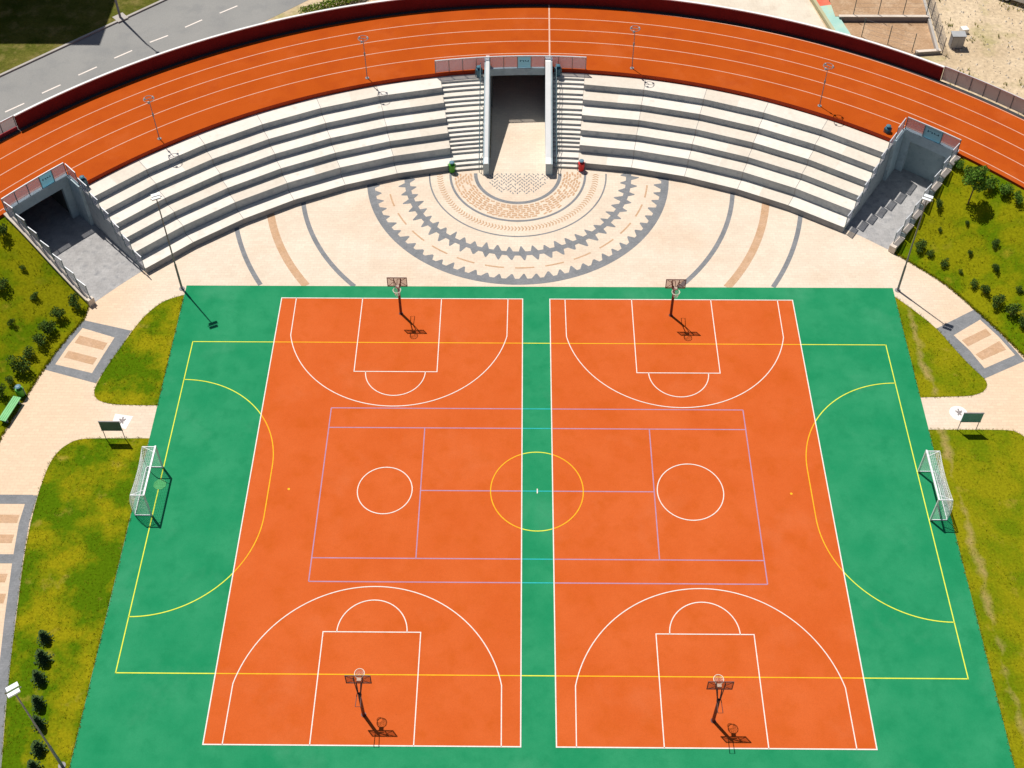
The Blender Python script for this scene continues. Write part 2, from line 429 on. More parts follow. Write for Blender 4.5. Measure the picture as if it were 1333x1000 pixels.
def ll(a, b):
    for x0, x1, c in ((a[0], b[0], 3),) if a[0] == b[0] else ((a[0], min(b[0], -.88), 3), (max(a[0], -.82), min(b[0], .81), 4), (max(a[0], .88), b[0], 3)):
        if a[0] == b[0] or x1 > x0:
            g.ribbon([(x0, a[1]), (x1, b[1])], LW * 1.2, ZL + (.002 if a[0] == b[0] else 0), False, c)
for y in (5.586, 4.202, -4.202, -5.586): ll((-11.885, y), (11.885, y))
ll((-6.4, 0), (6.4, 0))
for x in (-11.885, 11.885): ll((x, -5.586), (x, 5.586))
for x in (-6.4, 6.4): ll((x, -4.2), (x, 4.2))
struct('court_markings', g, [M['white'], M['yellow'], M['lime'], M['lilac'], M['cyan']])
g = MB(); g.sheet(circ(-20.78, .29, .36, 22, 337, 7), .0285); struct('patch_on_court_markings', g, M['patch'])

# paving patterns on the plaza: half sun in front of the tunnel and the wide arcs
PX, PY = -1.22, 25.57
def inside(x, y):
    return math.hypot(x - CX, y - CY) < 35.3 and y > 15.15
def ringband(mb, r0, r1, z, mi=0, step=1.0):
    t = 180.0
    while t < 360:
        t2 = t + step
        q = [(PX + r * math.cos(R(tt)), PY + r * math.sin(R(tt))) for r, tt in ((r0, t), (r1, t), (r1, t2), (r0, t2))]
        if all(inside(*p) for p in q): mb.sheet(q, z, mi)
        t = t2
def teeth(mb, r, d0, pitch, z, wd=.62, skew=0.0, mi=0, ph=0.):
    n = int(PI * abs(r) / pitch)
    for i in range(n):
        t = 180 + 180 * (i + .5 + ph) / n
        hw = math.degrees(pitch * wd / 2 / r) * rnd.uniform(.8, 1.1); d = d0 * rnd.uniform(.72, 1.12)
        q = [(PX + rr * math.cos(R(tt)), PY + rr * math.sin(R(tt))) for rr, tt in ((r, t - hw), (r, t + hw), (r + d, t + hw * skew + hw * .18), (r + d, t + hw * skew - hw * .18))]
        if all(inside(*p) for p in q): mb.sheet(q, z, mi)
Z1 = .004
g = MB()
ringband(g, 9.78, 10.29, Z1); teeth(g, 9.78, -.44, .80, Z1, .72, .25)
struct('sawtooth_paving', g, M['gray'])
g = MB()
ringband(g, 7.39, 7.75, Z1); teeth(g, 7.75, .48, .80, Z1, .66, .3); teeth(g, 7.39, -.46, .80, Z1, .62, -.3, 0, .4)
struct('star_band_paving', g, M['gray'])
g = MB()
ringband(g, 5.98, 6.08, Z1); ringband(g, 4.52, 4.68, Z1); ringband(g, 2.76, 3.0, Z1)
struct('grey_ring_paving', g, M['gray'])
g = MB()
t = 181.
while t < 358:
    q = []
    for i in range(9):
        q.append((PX + 8.84 * math.cos(R(t + i)), PY + 8.84 * math.sin(R(t + i))))
    if all(inside(*p) for p in q): g.ribbon(q, .11, Z1)
    t += 12.6
for i in range(74):
    t = 180 + 180 * (i + .5) / 74
    for (ra, da), (rb, db) in (((5.12, -.7), (5.32, .7)), ((5.32, .7), (5.52, -.5))):
        q = [(PX + ra * math.cos(R(t + da)), PY + ra * math.sin(R(t + da))), (PX + rb * math.cos(R(t + db)), PY + rb * math.sin(R(t + db)))]
        if all(inside(*p) for p in q): g.ribbon(q, .08, Z1)
for k, r in enumerate((3.2, 3.38, 3.56, 3.74, 3.92, 4.10, 4.28)):
    n = int(PI * r / .38)
    for i in range(n):
        if rnd.random() < .12: continue
        t = 180 + 180 * (i + .5 + .5 * (k % 2)) / n
        L = .31 + rnd.uniform(-.05, .05)
        c = (PX + r * math.cos(R(t)), PY + r * math.sin(R(t)))
        if inside(c[0], c[1]) and inside(c[0]*1.02, c[1]+.2):
            ang = R(t) + PI/2 + rnd.uniform(-.3, .3)
            d = (math.cos(ang) * L / 2, math.sin(ang) * L / 2)
            g.ribbon([(c[0]-d[0], c[1]-d[1]), (c[0]+d[0], c[1]+d[1])], .125, Z1)
struct('tan_brick_paving', g, M['tan'])
g = MB()
y = 23.45
row = 0
while y < 25.55:
    x = -3.25
    while x < .85:
        xx = x + (.16 if row % 2 else 0); yy = y
        if math.hypot(xx - PX, yy - PY) < 2.12 and rnd.random() < .9:
            a = .9 + rnd.uniform(-.4, .4) if (row + int(x * 3)) % 2 else 2.1 + rnd.uniform(-.4, .4)
            d = (math.cos(a) * .085, math.sin(a) * .085)
            g.ribbon([(xx-d[0], yy-d[1]), (xx+d[0], yy+d[1])], .07, .008)
        x += .31
    y += .17; row += 1
struct('speckled_paving', g, M['gray'])
g = MB(); h = MB()
for side, t0, t1 in ((0, 180, 262), (1, 278, 360)):
    for r, wd, mb in ((19.18, .30, g), (16.85, .50, h), (14.62, .30, g)):
        pts = [p for p in circ(-1.25, 25.57, r, t0, t1, 120) if math.hypot(p[0], p[1] - CY) < 35.25 and p[1] > 15.05]
        mb.ribbon(pts, wd, Z1)
struct('grey_arc_paving', g, M['gray']); struct('tan_arc_paving', h, M['tan'])
# paver frames on the side paths
for fr, inn, tans in (
    ([(-27.88,12.2),(-24.72,11.35),(-25.16,9.75),(-25.58,8.5),(-25.95,7.3),(-29.29,8.32),(-28.7,10.2)], [(-27.75,11.55),(-25.62,10.8),(-26.0,9.4),(-26.35,8.05),(-28.70,8.70),(-28.3,10.1)],
     [[(-27.78,10.95),(-25.95,10.36),(-26.1,9.82),(-27.95,10.36)], [(-28.15,9.75),(-26.3,9.2),(-26.45,8.68),(-28.32,9.24)]]),
    ([(24.4,11.85),(27.15,13.45),(28.15,11.5),(29.08,9.33),(26.3,7.95),(25.4,9.6)], [(25.3,11.3),(27.2,12.56),(28.0,11.2),(28.62,9.78),(26.55,8.75),(26.0,10.1)],
     [[(27.37,11.84),(27.59,11.35),(25.96,10.43),(25.70,10.91)], [(27.95,10.87),(28.19,10.20),(26.56,9.39),(26.26,9.81)]])):
    g = MB(); g.sheet(fr, Z1); struct('path_frame_paving', g, M['gray'])
    g = MB(); g.sheet(inn, Z1 + .004); struct('path_inset_paving', g, M['cream'])
    g = MB()
    for q in tans: g.sheet(q, Z1 + .008)
    struct('path_tan_paving', g, M['tan'])
g = MB()
g.ribbon([(-27.62,-.45),(-27.62,-2.2),(-27.35,-4.4),(-26.8,-7.9),(-26.55,-9.3),(-25.95,-12.8),(-25.4,-15.4),(-25,-18)], .55, Z1)
for ya, yb in ((-.42,-1.0), (-4.1,-4.64), (-7.55,-8.16)):
    g.sheet([(-34, ya), (-27.6, ya), (-27.6, yb), (-34, yb)], Z1 + .002)
struct('path_grid_paving', g, M['gray'])
g = MB()
for ya, yb, xr in ((-1.68,-2.2,-28.0), (-2.91,-3.43,-27.95), (-5.25,-5.75,-27.65), (-6.4,-6.95,-27.4)):
    g.sheet([(-34, ya), (xr, ya), (xr, yb), (-34, yb)], Z1)
struct('path_tan_paving', g, M['tan'])

# lawns beside the court
lawns = [
 [(-22.03,14.3),(-22.7,14.05),(-23.34,13.68),(-24.13,12.63),(-24.66,11.33),(-25.13,9.91),(-25.6,8.54),(-25.93,7.07),(-25.88,6.47),(-25.6,6.1),(-25.19,5.9),(-24.41,5.72),(-22.0,5.70)],
 [(-22.0,3.38),(-25.35,3.36),(-25.9,3.3),(-26.31,3.15),(-26.9,2.6),(-27.23,1.71),(-27.31,.64),(-27.34,-.4),(-27.27,-2.15),(-27.06,-4.39),(-26.49,-7.9),(-26.3,-9.24),(-25.66,-12.78),(-25.1,-15.4),(-24.7,-18),(-21.93,-18)],
 [(22.35,14.42),(23.09,13.56),(23.8,12.66),(24.48,11.68),(24.98,10.52),(25.53,9.37),(25.98,8.56),(26.36,7.99),(26.45,7.5),(26.07,7.0),(25.5,6.77),(25.13,6.68),(22.3,6.57)],
 [(22.3,4.28),(26.87,4.31),(27.35,4.1),(27.8,3.6),(28.2,2.6),(28.4,1.),(28.3,-3),(27.6,-8),(26.7,-13),(26,-18),(22.19,-18)]]
def smooth(q, it=2):
    for _ in range(it):
        n = len(q); o = []
        for i in range(n):
            a, b, c = Vector(q[i-1]), Vector(q[i]), Vector(q[(i+1) % n])
            d1, d2 = b - a, c - b
            if d1.length < .02 or d2.length < .02 or d1.angle(d2) > R(58): o.append(tuple(b))
            else: o += [tuple(b - d1 * min(.25, .8 / d1.length)), tuple(b + d2 * min(.25, .8 / d2.length))]
        q = o
    return q
lawns = [smooth(q) for q in lawns]
for q in lawns:
    g = MB(); g.sheet(q, .014); struct('lawn', g, M['lawn'] if q[0][0] < 0 else M['lawnworn'])
# grass embankments outside the stands
LR = [(-95,30.2),(-90,30.5),(-76,31.8),(-68.6,32.73),(-63.1,33.39),(-59.8,33.92),(-53.1,34.85),(-51.2,35.61)]
RR = [(40.2,35.43),(46.9,35.32),(51,34.95),(57.3,34.5),(65,33.7),(75,32.7),(95,30.8)]
def rin(a):
    T = LR if a < 0 else RR
    if a <= T[0][0]: return T[0][1]
    for (a0, r0), (a1, r1) in zip(T[:-1], T[1:]):
        if a <= a1: return r0 + (r1 - r0) * (a - a0) / (a1 - a0)
    return T[-1][1]
def emb(x, y):
    r = math.hypot(x - CX, y - CY); a = math.degrees(math.atan2(x - CX, y - CY))
    t = max(0, min(1, (r - rin(a)) / (42.7 - rin(a))))
    return 3.3 * (t * t * (3 - 2 * t) * .35 + t * .65)
from mathutils import noise as mn
for a0, a1 in ((-92, -51.3), (40.4, 92)):
    g = MB(); na, nr = 70, 26
    for i in range(na + 1):
        a = a0 + (a1 - a0) * i / na
        for j in range(nr + 1):
            r = rin(a) + (42.72 - rin(a)) * j / nr
            x, y = pol(r, a)
            e = min(j, nr - j, 4) / 4
            g.v.append((x, y, emb(x, y) + .012 + e * .09 * mn.noise(Vector((x * .5, y * .5, 0)))))
    for i in range(na):
        for j in range(nr):
            k = i * (nr + 1) + j
            g.f.append([k, k + nr + 1, k + nr + 2, k + 1][::-1]); g.m.append(0)
    o = struct('hillside', g, M['slope'])
    for p in o.data.polygons: p.use_smooth = True

# ------------------------------------------------------------------ running track deck
RI, RO, RX, ZT = 41.35, 48.95, 42.7, 3.5
AL, AR = -44.9, 34.9
g = MB()
arcprism(g, RI, RO, lin(AL, AR, 80), 3.0, ZT, 1, 0)
arcprism(g, RX, RO, lin(-92, AL, 46), 3.0, ZT, 1, 0)
arcprism(g, RX, RO, lin(AR, 92, 56), 3.0, ZT, 1, 0)
struct('running_track_ground', g, [M['track'], M['deckface_shaded']])
g = MB()
for r in (47.22, 45.86, 44.48, 43.07):
    g.ribbon(arcpts(r, -92, 92, 200), .058, ZT + .004)
g.ribbon(arcpts(48.6, 8, 92, 120), .058, ZT + .004)
g.ribbon([pol(RI + .8, 1.19 + .15), pol(RO - .05, 1.19)], .11, ZT + .006)
struct('track_markings', g, M['twhite'])
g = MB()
g.sheet(arcpts(48.66, -92, 92, 120) + arcpts(48.94, 92, -92, 120), ZT + .005)  # dark strip widened to stand in for shadow at the wall foot
struct('drain_shade_path', g, M['gutter_shade'])

# outer wall of the track
t = empty('track_wall', (*pol(49.1, -5), 0)); tag(t, 'long curved maroon wall with a white coping along the outer edge of the running track', 'wall')
def at(t): return Matrix.Translation(t.location).inverted()
def part(name, mb, mats, t, smooth=False):
    """mesh given in world coordinates, made a child of thing t (rotation of t is zero)"""
    L = t.matrix_basis.inverted() if True else None
    mb.v = [tuple(L @ Vector(v)) for v in mb.v]
    return mb.build(name, mats, t, smooth)
g = MB(); arcprism(g, 48.95, 49.2, lin(AL, AR, 80), 0, 4.58); part('wall_body', g, M['maroon'], t)
g = MB(); arcprism(g, 48.935, 49.1, lin(AL - .05, AR + .05, 80), 4.582, 4.66); part('coping', g, M['cap'], t)

def fence(name, label, cat, angs, r, z0, hgt, blue=(), base=None, group=None, rail=True, gm='glass'):
    """frosted panels between posts on an arc"""
    m = (angs[0] + angs[-1]) / 2
    t = empty(name, (*pol(r, m), z0)); tag(t, label, cat, group)
    if base:
        g = MB(); arcprism(g, r - .1, r + .12, angs, 0 if base == 2 else z0 - .5, z0 + .2); part('kerb_base', g, M['redbase'], t)
    zz = z0 + (.24 if base else .04)
    for i, a in enumerate(angs):
        p = pol(r, a); g = MB(); g.box((p[0], p[1], z0 + hgt / 2 + (.12 if base else 0)), (.05, .05, hgt - (.24 if base else 0)), -R(a)); part('post', g, M['steelt'], t)
    da = math.degrees(.03 / r)
    for i, (a, b) in enumerate(zip(angs[:-1], angs[1:])):
        g = MB(); arcprism(g, r - .008, r + .008, [a + da, b - da], zz, z0 + hgt - .04)
        o = part('glass_panel', g, M['blueglass'] if i in blue else M[gm], t)
        if i in blue:
            o["label"] = 'blue sign panel with small dark figures'
            h = MB(); am = (a + b) / 2; wv = (b - a)
            for k, (u, v, su, sv) in enumerate(((-.28, .1, .05, .3), (-.16, .18, .12, .06), (-.05, .05, .05, .26), (.08, .12, .05, .22), (.2, .02, .14, .06), (.3, .1, .05, .24))):
                p = pol(r - .012, am + u * wv); h.box((p[0], p[1], z0 + hgt * .55 + v * hgt * .4), (su * wv / 360 * 2 * PI * r * 1.2, .004, sv * hgt * .5), -R(am))
            q = h; L = t.matrix_basis.inverted(); q.v = [tuple(L @ Vector(v)) for v in q.v]
            q.build('sign_figure', M['mark'], o)
    if rail:
        g = MB(); arcprism(g, r - .03, r + .03, angs, z0 + hgt - .035, z0 + hgt + .025); part('top_rail', g, M['rail'], t)
    return t
fence('glass_fence', 'row of grey frosted glass panels on the outer track edge right of the maroon wall', 'fence', lin(AR + .1, AR + .1 + 1.17 * 26, 26), 49.08, ZT, 1.16, gm='greyglass')
fence('glass_fence', 'row of grey frosted glass panels on the outer track edge left of the maroon wall', 'fence', lin(AL - .1 - 1.17 * 20, AL - .1, 20), 49.08, ZT, 1.12, base=2, gm='greyglass')
fence('glass_fence', 'frosted glass fence with a pale blue panel above the central tunnel mouth', 'fence', lin(-9.75, 4.85, 11), 41.40, ZT, 1.06, blue=(6,))
fence('glass_fence', 'frosted glass fence with a pale blue panel above the dark left entrance', 'fence', lin(-51.1, -45.05, 5), 42.74, ZT, 1.05, blue=(3,))
fence('glass_fence', 'three panel frosted fence with a blue middle panel above the right entrance', 'fence', lin(35.1, 40.1, 3), 42.74, ZT, 1.05, blue=(1,))

# ------------------------------------------------------------------ stands
RF = [35.0, 36.05, 37.05, 38.05, 39.1, 40.15, RI]
ZF = [.5, 1.167, 1.667, 2.167, 2.667, 3.167]
JL = [-44.9, -39.2, -33.25, -27.4, -21.5, -15.6, -9.35]
JR = [4.8, 10.75, 16.7, 22.7, 28.5, 34.9]
def stand(label, J, seed):
    r2 = random.Random(seed)
    t = empty('spectator_stand', (*pol(38, (J[0] + J[-1]) / 2), 0)); tag(t, label, 'grandstand', 'curved concrete stands facing the court')
    for i in range(6):
        g = MB()
        for k, (a, b) in enumerate(zip(J[:-1], J[1:])):
            half = (a + b) / 2 + r2.uniform(-.6, .6)
            q = [pol(RF[i], a), pol(RF[i], b), pol(RF[i+1], b), pol(RF[i+1], a)]
            zt = ZF[i]; zb = 0
            v = [(p[0], p[1], zb) for p in q] + [(p[0], p[1], zt) for p in q]
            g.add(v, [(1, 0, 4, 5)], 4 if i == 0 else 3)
            # tread in two slabs of slightly different concrete
            f = (half - a) / (b - a)
            pm = tuple(q[0][c] + (q[1][c] - q[0][c]) * f for c in (0, 1)); pn = tuple(q[3][c] + (q[2][c] - q[3][c]) * f for c in (0, 1))
            c = r2.choice((0, 0, 1, 2, 2)); c2 = c if r2.random() < .6 else r2.choice((0, 1, 2))
            g.add([(*q[0], zt), (*pm, zt), (*pn, zt), (*q[3], zt)], [(3, 2, 1, 0)], c)
            g.add([(*pm, zt), (*q[1], zt), (*q[2], zt), (*pn, zt)], [(3, 2, 1, 0)], c2)
            # joints
            if k > 0:
                g.ribbon([pol(RF[i] + .02, a), pol(RF[i+1], a)], .035, zt + .004, False, 5)
                p = pol(RF[i] - .004, a); g.box((p[0], p[1], (zt + (ZF[i-1] if i else 0)) / 2), (.05, .02, .46), -R(a), 5)
        for a, fl in ((J[0], 0), (J[-1], 1)):
            p, q = pol(RF[i], a), pol(RF[i+1], a)
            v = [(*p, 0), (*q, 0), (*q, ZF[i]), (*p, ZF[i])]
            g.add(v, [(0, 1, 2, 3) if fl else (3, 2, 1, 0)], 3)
        part('tier', g, [M['tread1'], M['tread2'], M['tread3'], M['riser'], M['lowest_riser'], M['joint']], t)
    return t
stand('curved six tier pale concrete stand left of the tunnel', JL, 3)
stand('curved six tier pale concrete stand right of the tunnel', JR, 5)

# staircases between the stands and the tunnel
def staircase(label, a_out, xin, sgn):
    t = empty('staircase', (*pol(38, a_out), 0)); tag(t, label, 'stairs', 'staircases beside the tunnel')
    fr = []; z = 0
    for i in range(6):
        n = 4 if i == 1 else 3
        base = 0 if i == 0 else ZF[i-1]
        for j in range(n):
            fr.append((RF[i] + (.30 if n == 3 else .25) * j - (.12 if i == 0 else 0), base + (ZF[i] - base) * (j + 1) / n))
    for k, (r, z) in enumerate(fr):
        r1 = fr[k+1][0] if k + 1 < len(fr) else RI
        def row(rr):
            o = pol(rr, a_out)
            yi = CY + math.sqrt(rr * rr - xin * xin)
            ai = math.degrees(math.atan2(xin, yi - CY))
            return [pol(rr, a_out + (ai - a_out) * s / 4) for s in range(5)]
        poly = row(r) + row(r1)[::-1]
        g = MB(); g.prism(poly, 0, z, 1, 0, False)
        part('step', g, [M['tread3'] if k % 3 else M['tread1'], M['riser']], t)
    return t
staircase('wide flight of pale steps on the left side of the tunnel', -9.33, -3.62, -1)
staircase('narrower flight of pale steps on the right side of the tunnel', 4.78, 1.2, 1)

# tunnel walls, sloping with the stairs
def parapet(label, xa, xb):
    t = empty('parapet_wall', ((xa + xb) / 2, 28, 0)); tag(t, label, 'wall', 'sloping walls of the tunnel mouth')
    ys = [25.42, 25.95, 32.55, 40.0]; zs = [1.0, 1.05, 4.3, 4.3]
    g = MB()
    prof = [(25.42, 0), (33.0, 0), (33.0, 4.25), (32.4, 4.25), (26.0, 1.05), (25.42, 1.0)]
    v = [(xa, y, z) for y, z in prof] + [(xb, y, z) for y, z in prof]
    n = len(prof)
    g.add(v, [list(range(n)), list(range(2*n-1, n-1, -1))] + [(i, n+i, n+(i+1) % n, (i+1) % n) for i in range(n)], 0)
    part('wall_body', g, M['conc'], t)
    g = MB(); e = .025
    top = [(25.40, 1.004), (26.0, 1.054), (32.4, 4.254), (33.03, 4.254)]
    v = []; ca, cb = (xa + .09, xb - .05) if xa < 0 else (xa - .02, xb - .1)
    for y, z in top: v += [(ca, y, z), (cb, y, z), (cb, y, z + .05), (ca, y, z + .05)]
    fs = [(0, 1, 2, 3), (15, 14, 13, 12)]
    for i in range(3):
        for k in range(4): fs.append((i*4 + k, i*4 + 4 + k, i*4 + 4 + (k+1) % 4, i*4 + (k+1) % 4))
    g.add(v, fs); part('coping', g, M['cap'], t)
parapet('sloping white topped wall on the left side of the tunnel mouth', -3.58, -3.2)
parapet('sloping white topped wall on the right side of the tunnel mouth', .68, 1.14)

def handrail(label, x, s):
    t = empty('stair_handrail', (x, 28, 0)); tag(t, label, 'handrail', 'handrails on the tunnel walls')
    def zt(y):
        r = math.hypot(x, y - CY); z = 0
        for i in range(6):
            if r > RF[i]: z = ZF[i]
        return max(0, min(3.167, (r - 34.9) * .58))
    pts = [(x, 25.7 + i * .45, zt(25.7 + i * .45)) for i in range(16)]
    for p in pts[::2]:
        g = MB(); g.tube([(p[0], p[1], p[2] - .1), (p[0], p[1], p[2] + .95)], .022, 6); part('post', g, M['steelt'], t)
    for h in (.95, .5):
        g = MB(); g.tube([(p[0], p[1], p[2] + h) for p in pts], .022, 6); part('rail', g, M['steelt'], t)
handrail('thin dark handrail along the stairs right of the tunnel', 1.42, 1)
handrail('thin dark handrail along the stairs left of the tunnel', -3.86, -1)

# tunnel body under the track
t = empty('pedestrian_tunnel', (-1.25, 33, 0)); tag(t, 'dark pedestrian tunnel passing under the running track between the two staircases', 'tunnel')
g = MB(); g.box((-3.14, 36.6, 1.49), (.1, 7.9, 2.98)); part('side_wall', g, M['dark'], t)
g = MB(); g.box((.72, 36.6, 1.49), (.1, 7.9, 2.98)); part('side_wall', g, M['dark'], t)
g = MB(); g.box((-1.21, 39.3, 1.49), (3.74, .1, 2.98)); part('blocking_end_wall', g, M['dark'], t)  # far end closed off to keep the tunnel dark
g = MB(); arcprism(g, 41.325, 41.5, lin(-4.5, .93, 6), 2.93, 3.52); part('lintel', g, M['conc'], t)

# side entrances
def entrance(label, a0, a1, gate):
    am = (a0 + a1) / 2
    t = empty('entrance_portal', (*pol(42.7, am), 0)); tag(t, label, 'portal')
    g = MB(); arcprism(g, 42.67, 42.95, lin(a0, a1, 4), 2.75, 3.53); part('lintel', g, M['conc'], t)
    ws = .85
    for a, b in ((a0, a0 + ws), (a1 - ws, a1)):
        g = MB(); arcprism(g, 42.69, 43.0, [a, b], 0, 2.748); part('pier', g, M['conc'], t)
    w0, w1 = (AL - .3, AL - .02) if a0 < 0 else (AR + .02, AR + .3)
    g = MB(); arcprism(g, 41.2, 42.6, [w0, w1], 0, 3.53); part('wing_wall', g, M['conc'], t)
    if gate:
        g = MB(); arcprism(g, 43.02, 43.1, lin(a0 + ws, a1 - ws, 3), .03, 2.76); part('gate_panel', g, M['gate'], t)
    else:
        for a in (a0 + ws - .25, a1 - ws + .15):
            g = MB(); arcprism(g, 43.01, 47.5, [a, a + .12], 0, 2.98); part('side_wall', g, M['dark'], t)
        g = MB(); arcprism(g, 47.4, 47.5, lin(a0, a1, 3), 0, 2.98); part('blocking_end_wall', g, M['dark'], t)  # added closure so the passage stays dark inside
entrance('wide open dark doorway under the track at the left end of the stands', -51.1, -45.0, False)
entrance('grey closed gateway under the track at the right end of the stands', 35.0, 40.15, True)

def stepped_fence(label, a, rs, zf, w=1.0, hgt=1.0, group=None):
    """panels that step down along a radius; zf(r) gives the footing height"""
    t = empty('stepped_glass_fence', (*pol((rs[0] + rs[-1]) / 2, a), 0)); tag(t, label, 'fence', group)
    for r0, r1 in zip(rs[:-1], rs[1:]):
        z = zf((r0 + r1) / 2)
        p, q = pol(r0 + .06, a), pol(r1 - .06, a)
        def slab(z0, z1, th):
            n = (math.cos(R(a)) * th / 2, -math.sin(R(a)) * th / 2)
            g = MB(); g.prism([(p[0]-n[0], p[1]-n[1]), (p[0]+n[0], p[1]+n[1]), (q[0]+n[0], q[1]+n[1]), (q[0]-n[0], q[1]-n[1])], z0, z1); return g
        part('glass_panel', slab(z + .08, z + hgt, .016), M['glass'], t)
        part('top_rail', slab(z + hgt + .002, z + hgt + .05, .05), M['rail'], t)
        for r in (r0 + .06, r1 - .06):
            c = pol(r, a); g = MB(); g.tube([(c[0], c[1], z - .15), (c[0], c[1], z + hgt)], .025, 6); part('post', g, M['steelt'], t)
def tierz(r):
    z = 0
    for i in range(6):
        if r > RF[i]: z = ZF[i]
    return 3.53 if r > RI else z
stepped_fence('stepped frosted panels on the left end of the left stand', -44.98, RF + [42.65], tierz, hgt=.98)
stepped_fence('stepped frosted panels on the right end of the right stand', 34.98, RF + [42.65], tierz, hgt=.98)
def slopez(a):
    return lambda r: emb(*pol(r, a - .3 if a < 0 else a + .3)) + .28
def sidewall(label, a, out):
    t = empty('ramp_wall', (*pol(39, a), 0)); tag(t, label, 'wall')
    rs = lin(35.55, 42.62, 7)
    zf = slopez(a)
    w0, w1 = (-.17, .17)
    def quad(r0, r1, za, zb, ztop0, ztop1, wd, mat_, name):
        n = (math.cos(R(a)) * wd / 2, -math.sin(R(a)) * wd / 2)
        p, q = pol(r0, a), pol(r1, a)
        g = MB(); g.prism([(p[0]-n[0], p[1]-n[1]), (p[0]+n[0], p[1]+n[1]), (q[0]+n[0], q[1]+n[1]), (q[0]-n[0], q[1]-n[1])], [za, za, zb, zb], [ztop0, ztop0, ztop1, ztop1]); part(name, g, mat_, t)
    for r0, r1 in zip(rs[:-1], rs[1:]):
        z = zf(r0) * .5 + zf(r1) * .5
        if a < 0:
            za, zb = zf(r0), zf(r1)
            quad(r0, r1, 0, 0, za - .1, zb - .1, .3, M['conc'], 'wall_body')
            quad(r0, r1, za - .098, zb - .098, za, zb, .34, M['beige'], 'coping')
        else:
            quad(r0, r1, 0, 0, z - .1, z - .1, .34, M['conc'], 'wall_body')
            quad(r0 + .03, r1 - .03, z - .098, z - .098, z, z, .44, M['beige'], 'coping')
    quad(35.3, 35.54, 0, 0, .55, .55, .42, M['beige'], 'end_post')
    stepped_fence(out, a + (.17 if a < 0 else -.17), rs, lambda r: zf(r), hgt=1.0)
sidewall('beige topped wall between the left entrance and the grass slope', -51.25, 'stepped frosted panels beside the left entrance on the wall along the grass')
sidewall('beige block topped wall between the right entrance and the grass slope', 40.3, 'stepped frosted panels beside the right entrance on the wall along the grass')

# ------------------------------------------------------------------ basketball hoops
def make_hoop():
    t = empty('basketball_hoop')
    # local: pole at origin, backboard towards +y
    g = MB(); g.tube([(0, 0, 0), (0, 0, .03)], .13, 12); part('base_plate', g, M['hoopframe'], t)
    g = MB(); g.tube([(0, 0, .03), (0, -.03, 1.7), (0, -.02, 2.35)], [.085, .08, .07], 10); part('pole', g, M['hoopframe'], t, True)
    g = MB(); g.tube([(-.1, -.03, 2.36), (-.12, -.68, 2.40), (.12, -.68, 2.40), (.1, -.03, 2.36)], .02, 6); part('stay_frame', g, M['hoopframe'], t)
    BY, BZ, BH = .30, 3.19, .74
    for x in (-.11, .11):
        g = MB(); g.tube([(x * .5, -.02, 2.28), (x, BY - .05, 2.95)], .03, 6); part('arm', g, M['hoopframe'], t)
        g = MB(); g.tube([(x * .6, -.02, 2.32), (x * 2.0, BY - .05, 3.4)], .026, 6); part('arm', g, M['hoopframe'], t)
    g = MB(); g.box((0, BY, BZ), (1.14, .012, BH - .04)); part('backboard', g, M['hoopboard'], t)
    g = MB()
    for x in (-.58, .58): g.box((x, BY - .02, BZ), (.04, .04, BH + .03))
    for z in (BZ - BH / 2, BZ + BH / 2): g.box((0, BY - .02, z), (1.20, .04, .04))
    for x in (-1, 1):
        g.tube([(x * .57, BY - .035, BZ + BH / 2), (x * .16, BY - .05, BZ)], .014, 5); g.tube([(x * .57, BY - .035, BZ - BH / 2), (x * .16, BY - .05, BZ)], .014, 5)
        g.box((x * .2, BY - .03, BZ), (.03, .03, BH - .03))
    part('board_frame', g, M['hoopframe'], t)
    RZ, RY = 2.93, BY + .40
    g = MB(); g.box((0, BY + .1, RZ - .02), (.2, .16, .1)); part('rim_bracket', g, M['rim'], t)
    g = MB(); g.tube([(.235 * math.cos(2*PI*i/28), RY + .235 * math.sin(2*PI*i/28), RZ) for i in range(29)], .017, 6, 0, False); part('rim', g, M['rim'], t, True)
    g = MB()
    for i in range(12):
        a = 2 * PI * i / 12
        for d in (1, -1):
            a2 = a + d * 2 * PI / 12
            g.tube([(.23 * math.cos(a), RY + .23 * math.sin(a), RZ - .01), (.17 * math.cos(a2), RY + .17 * math.sin(a2), RZ - .22), (.13 * math.cos(a), RY + .13 * math.sin(a), RZ - .42)], .007, 4)
    part('net', g, M['net'], t)
    return t
h0 = make_hoop()
hl = [(-8.35, 12.83, PI, 'basketball hoop at the far end of the left orange court below the half sun paving'),
      (8.27, 12.78, PI, 'basketball hoop at the far end of the right orange court below the half sun paving'),
      (-8.40, -12.69, 0, 'basketball hoop at the near end of the left orange court'),
      (8.36, -12.86, 0, 'basketball hoop at the near end of the right orange court')]
for i, (x, y, rz, lb) in enumerate(hl):
    o = h0 if i == 0 else copy_tree(h0)
    o.location = (x, y, .016); o.rotation_euler = (0, 0, rz); tag(o, lb, 'hoop', 'basketball hoops on the two courts')

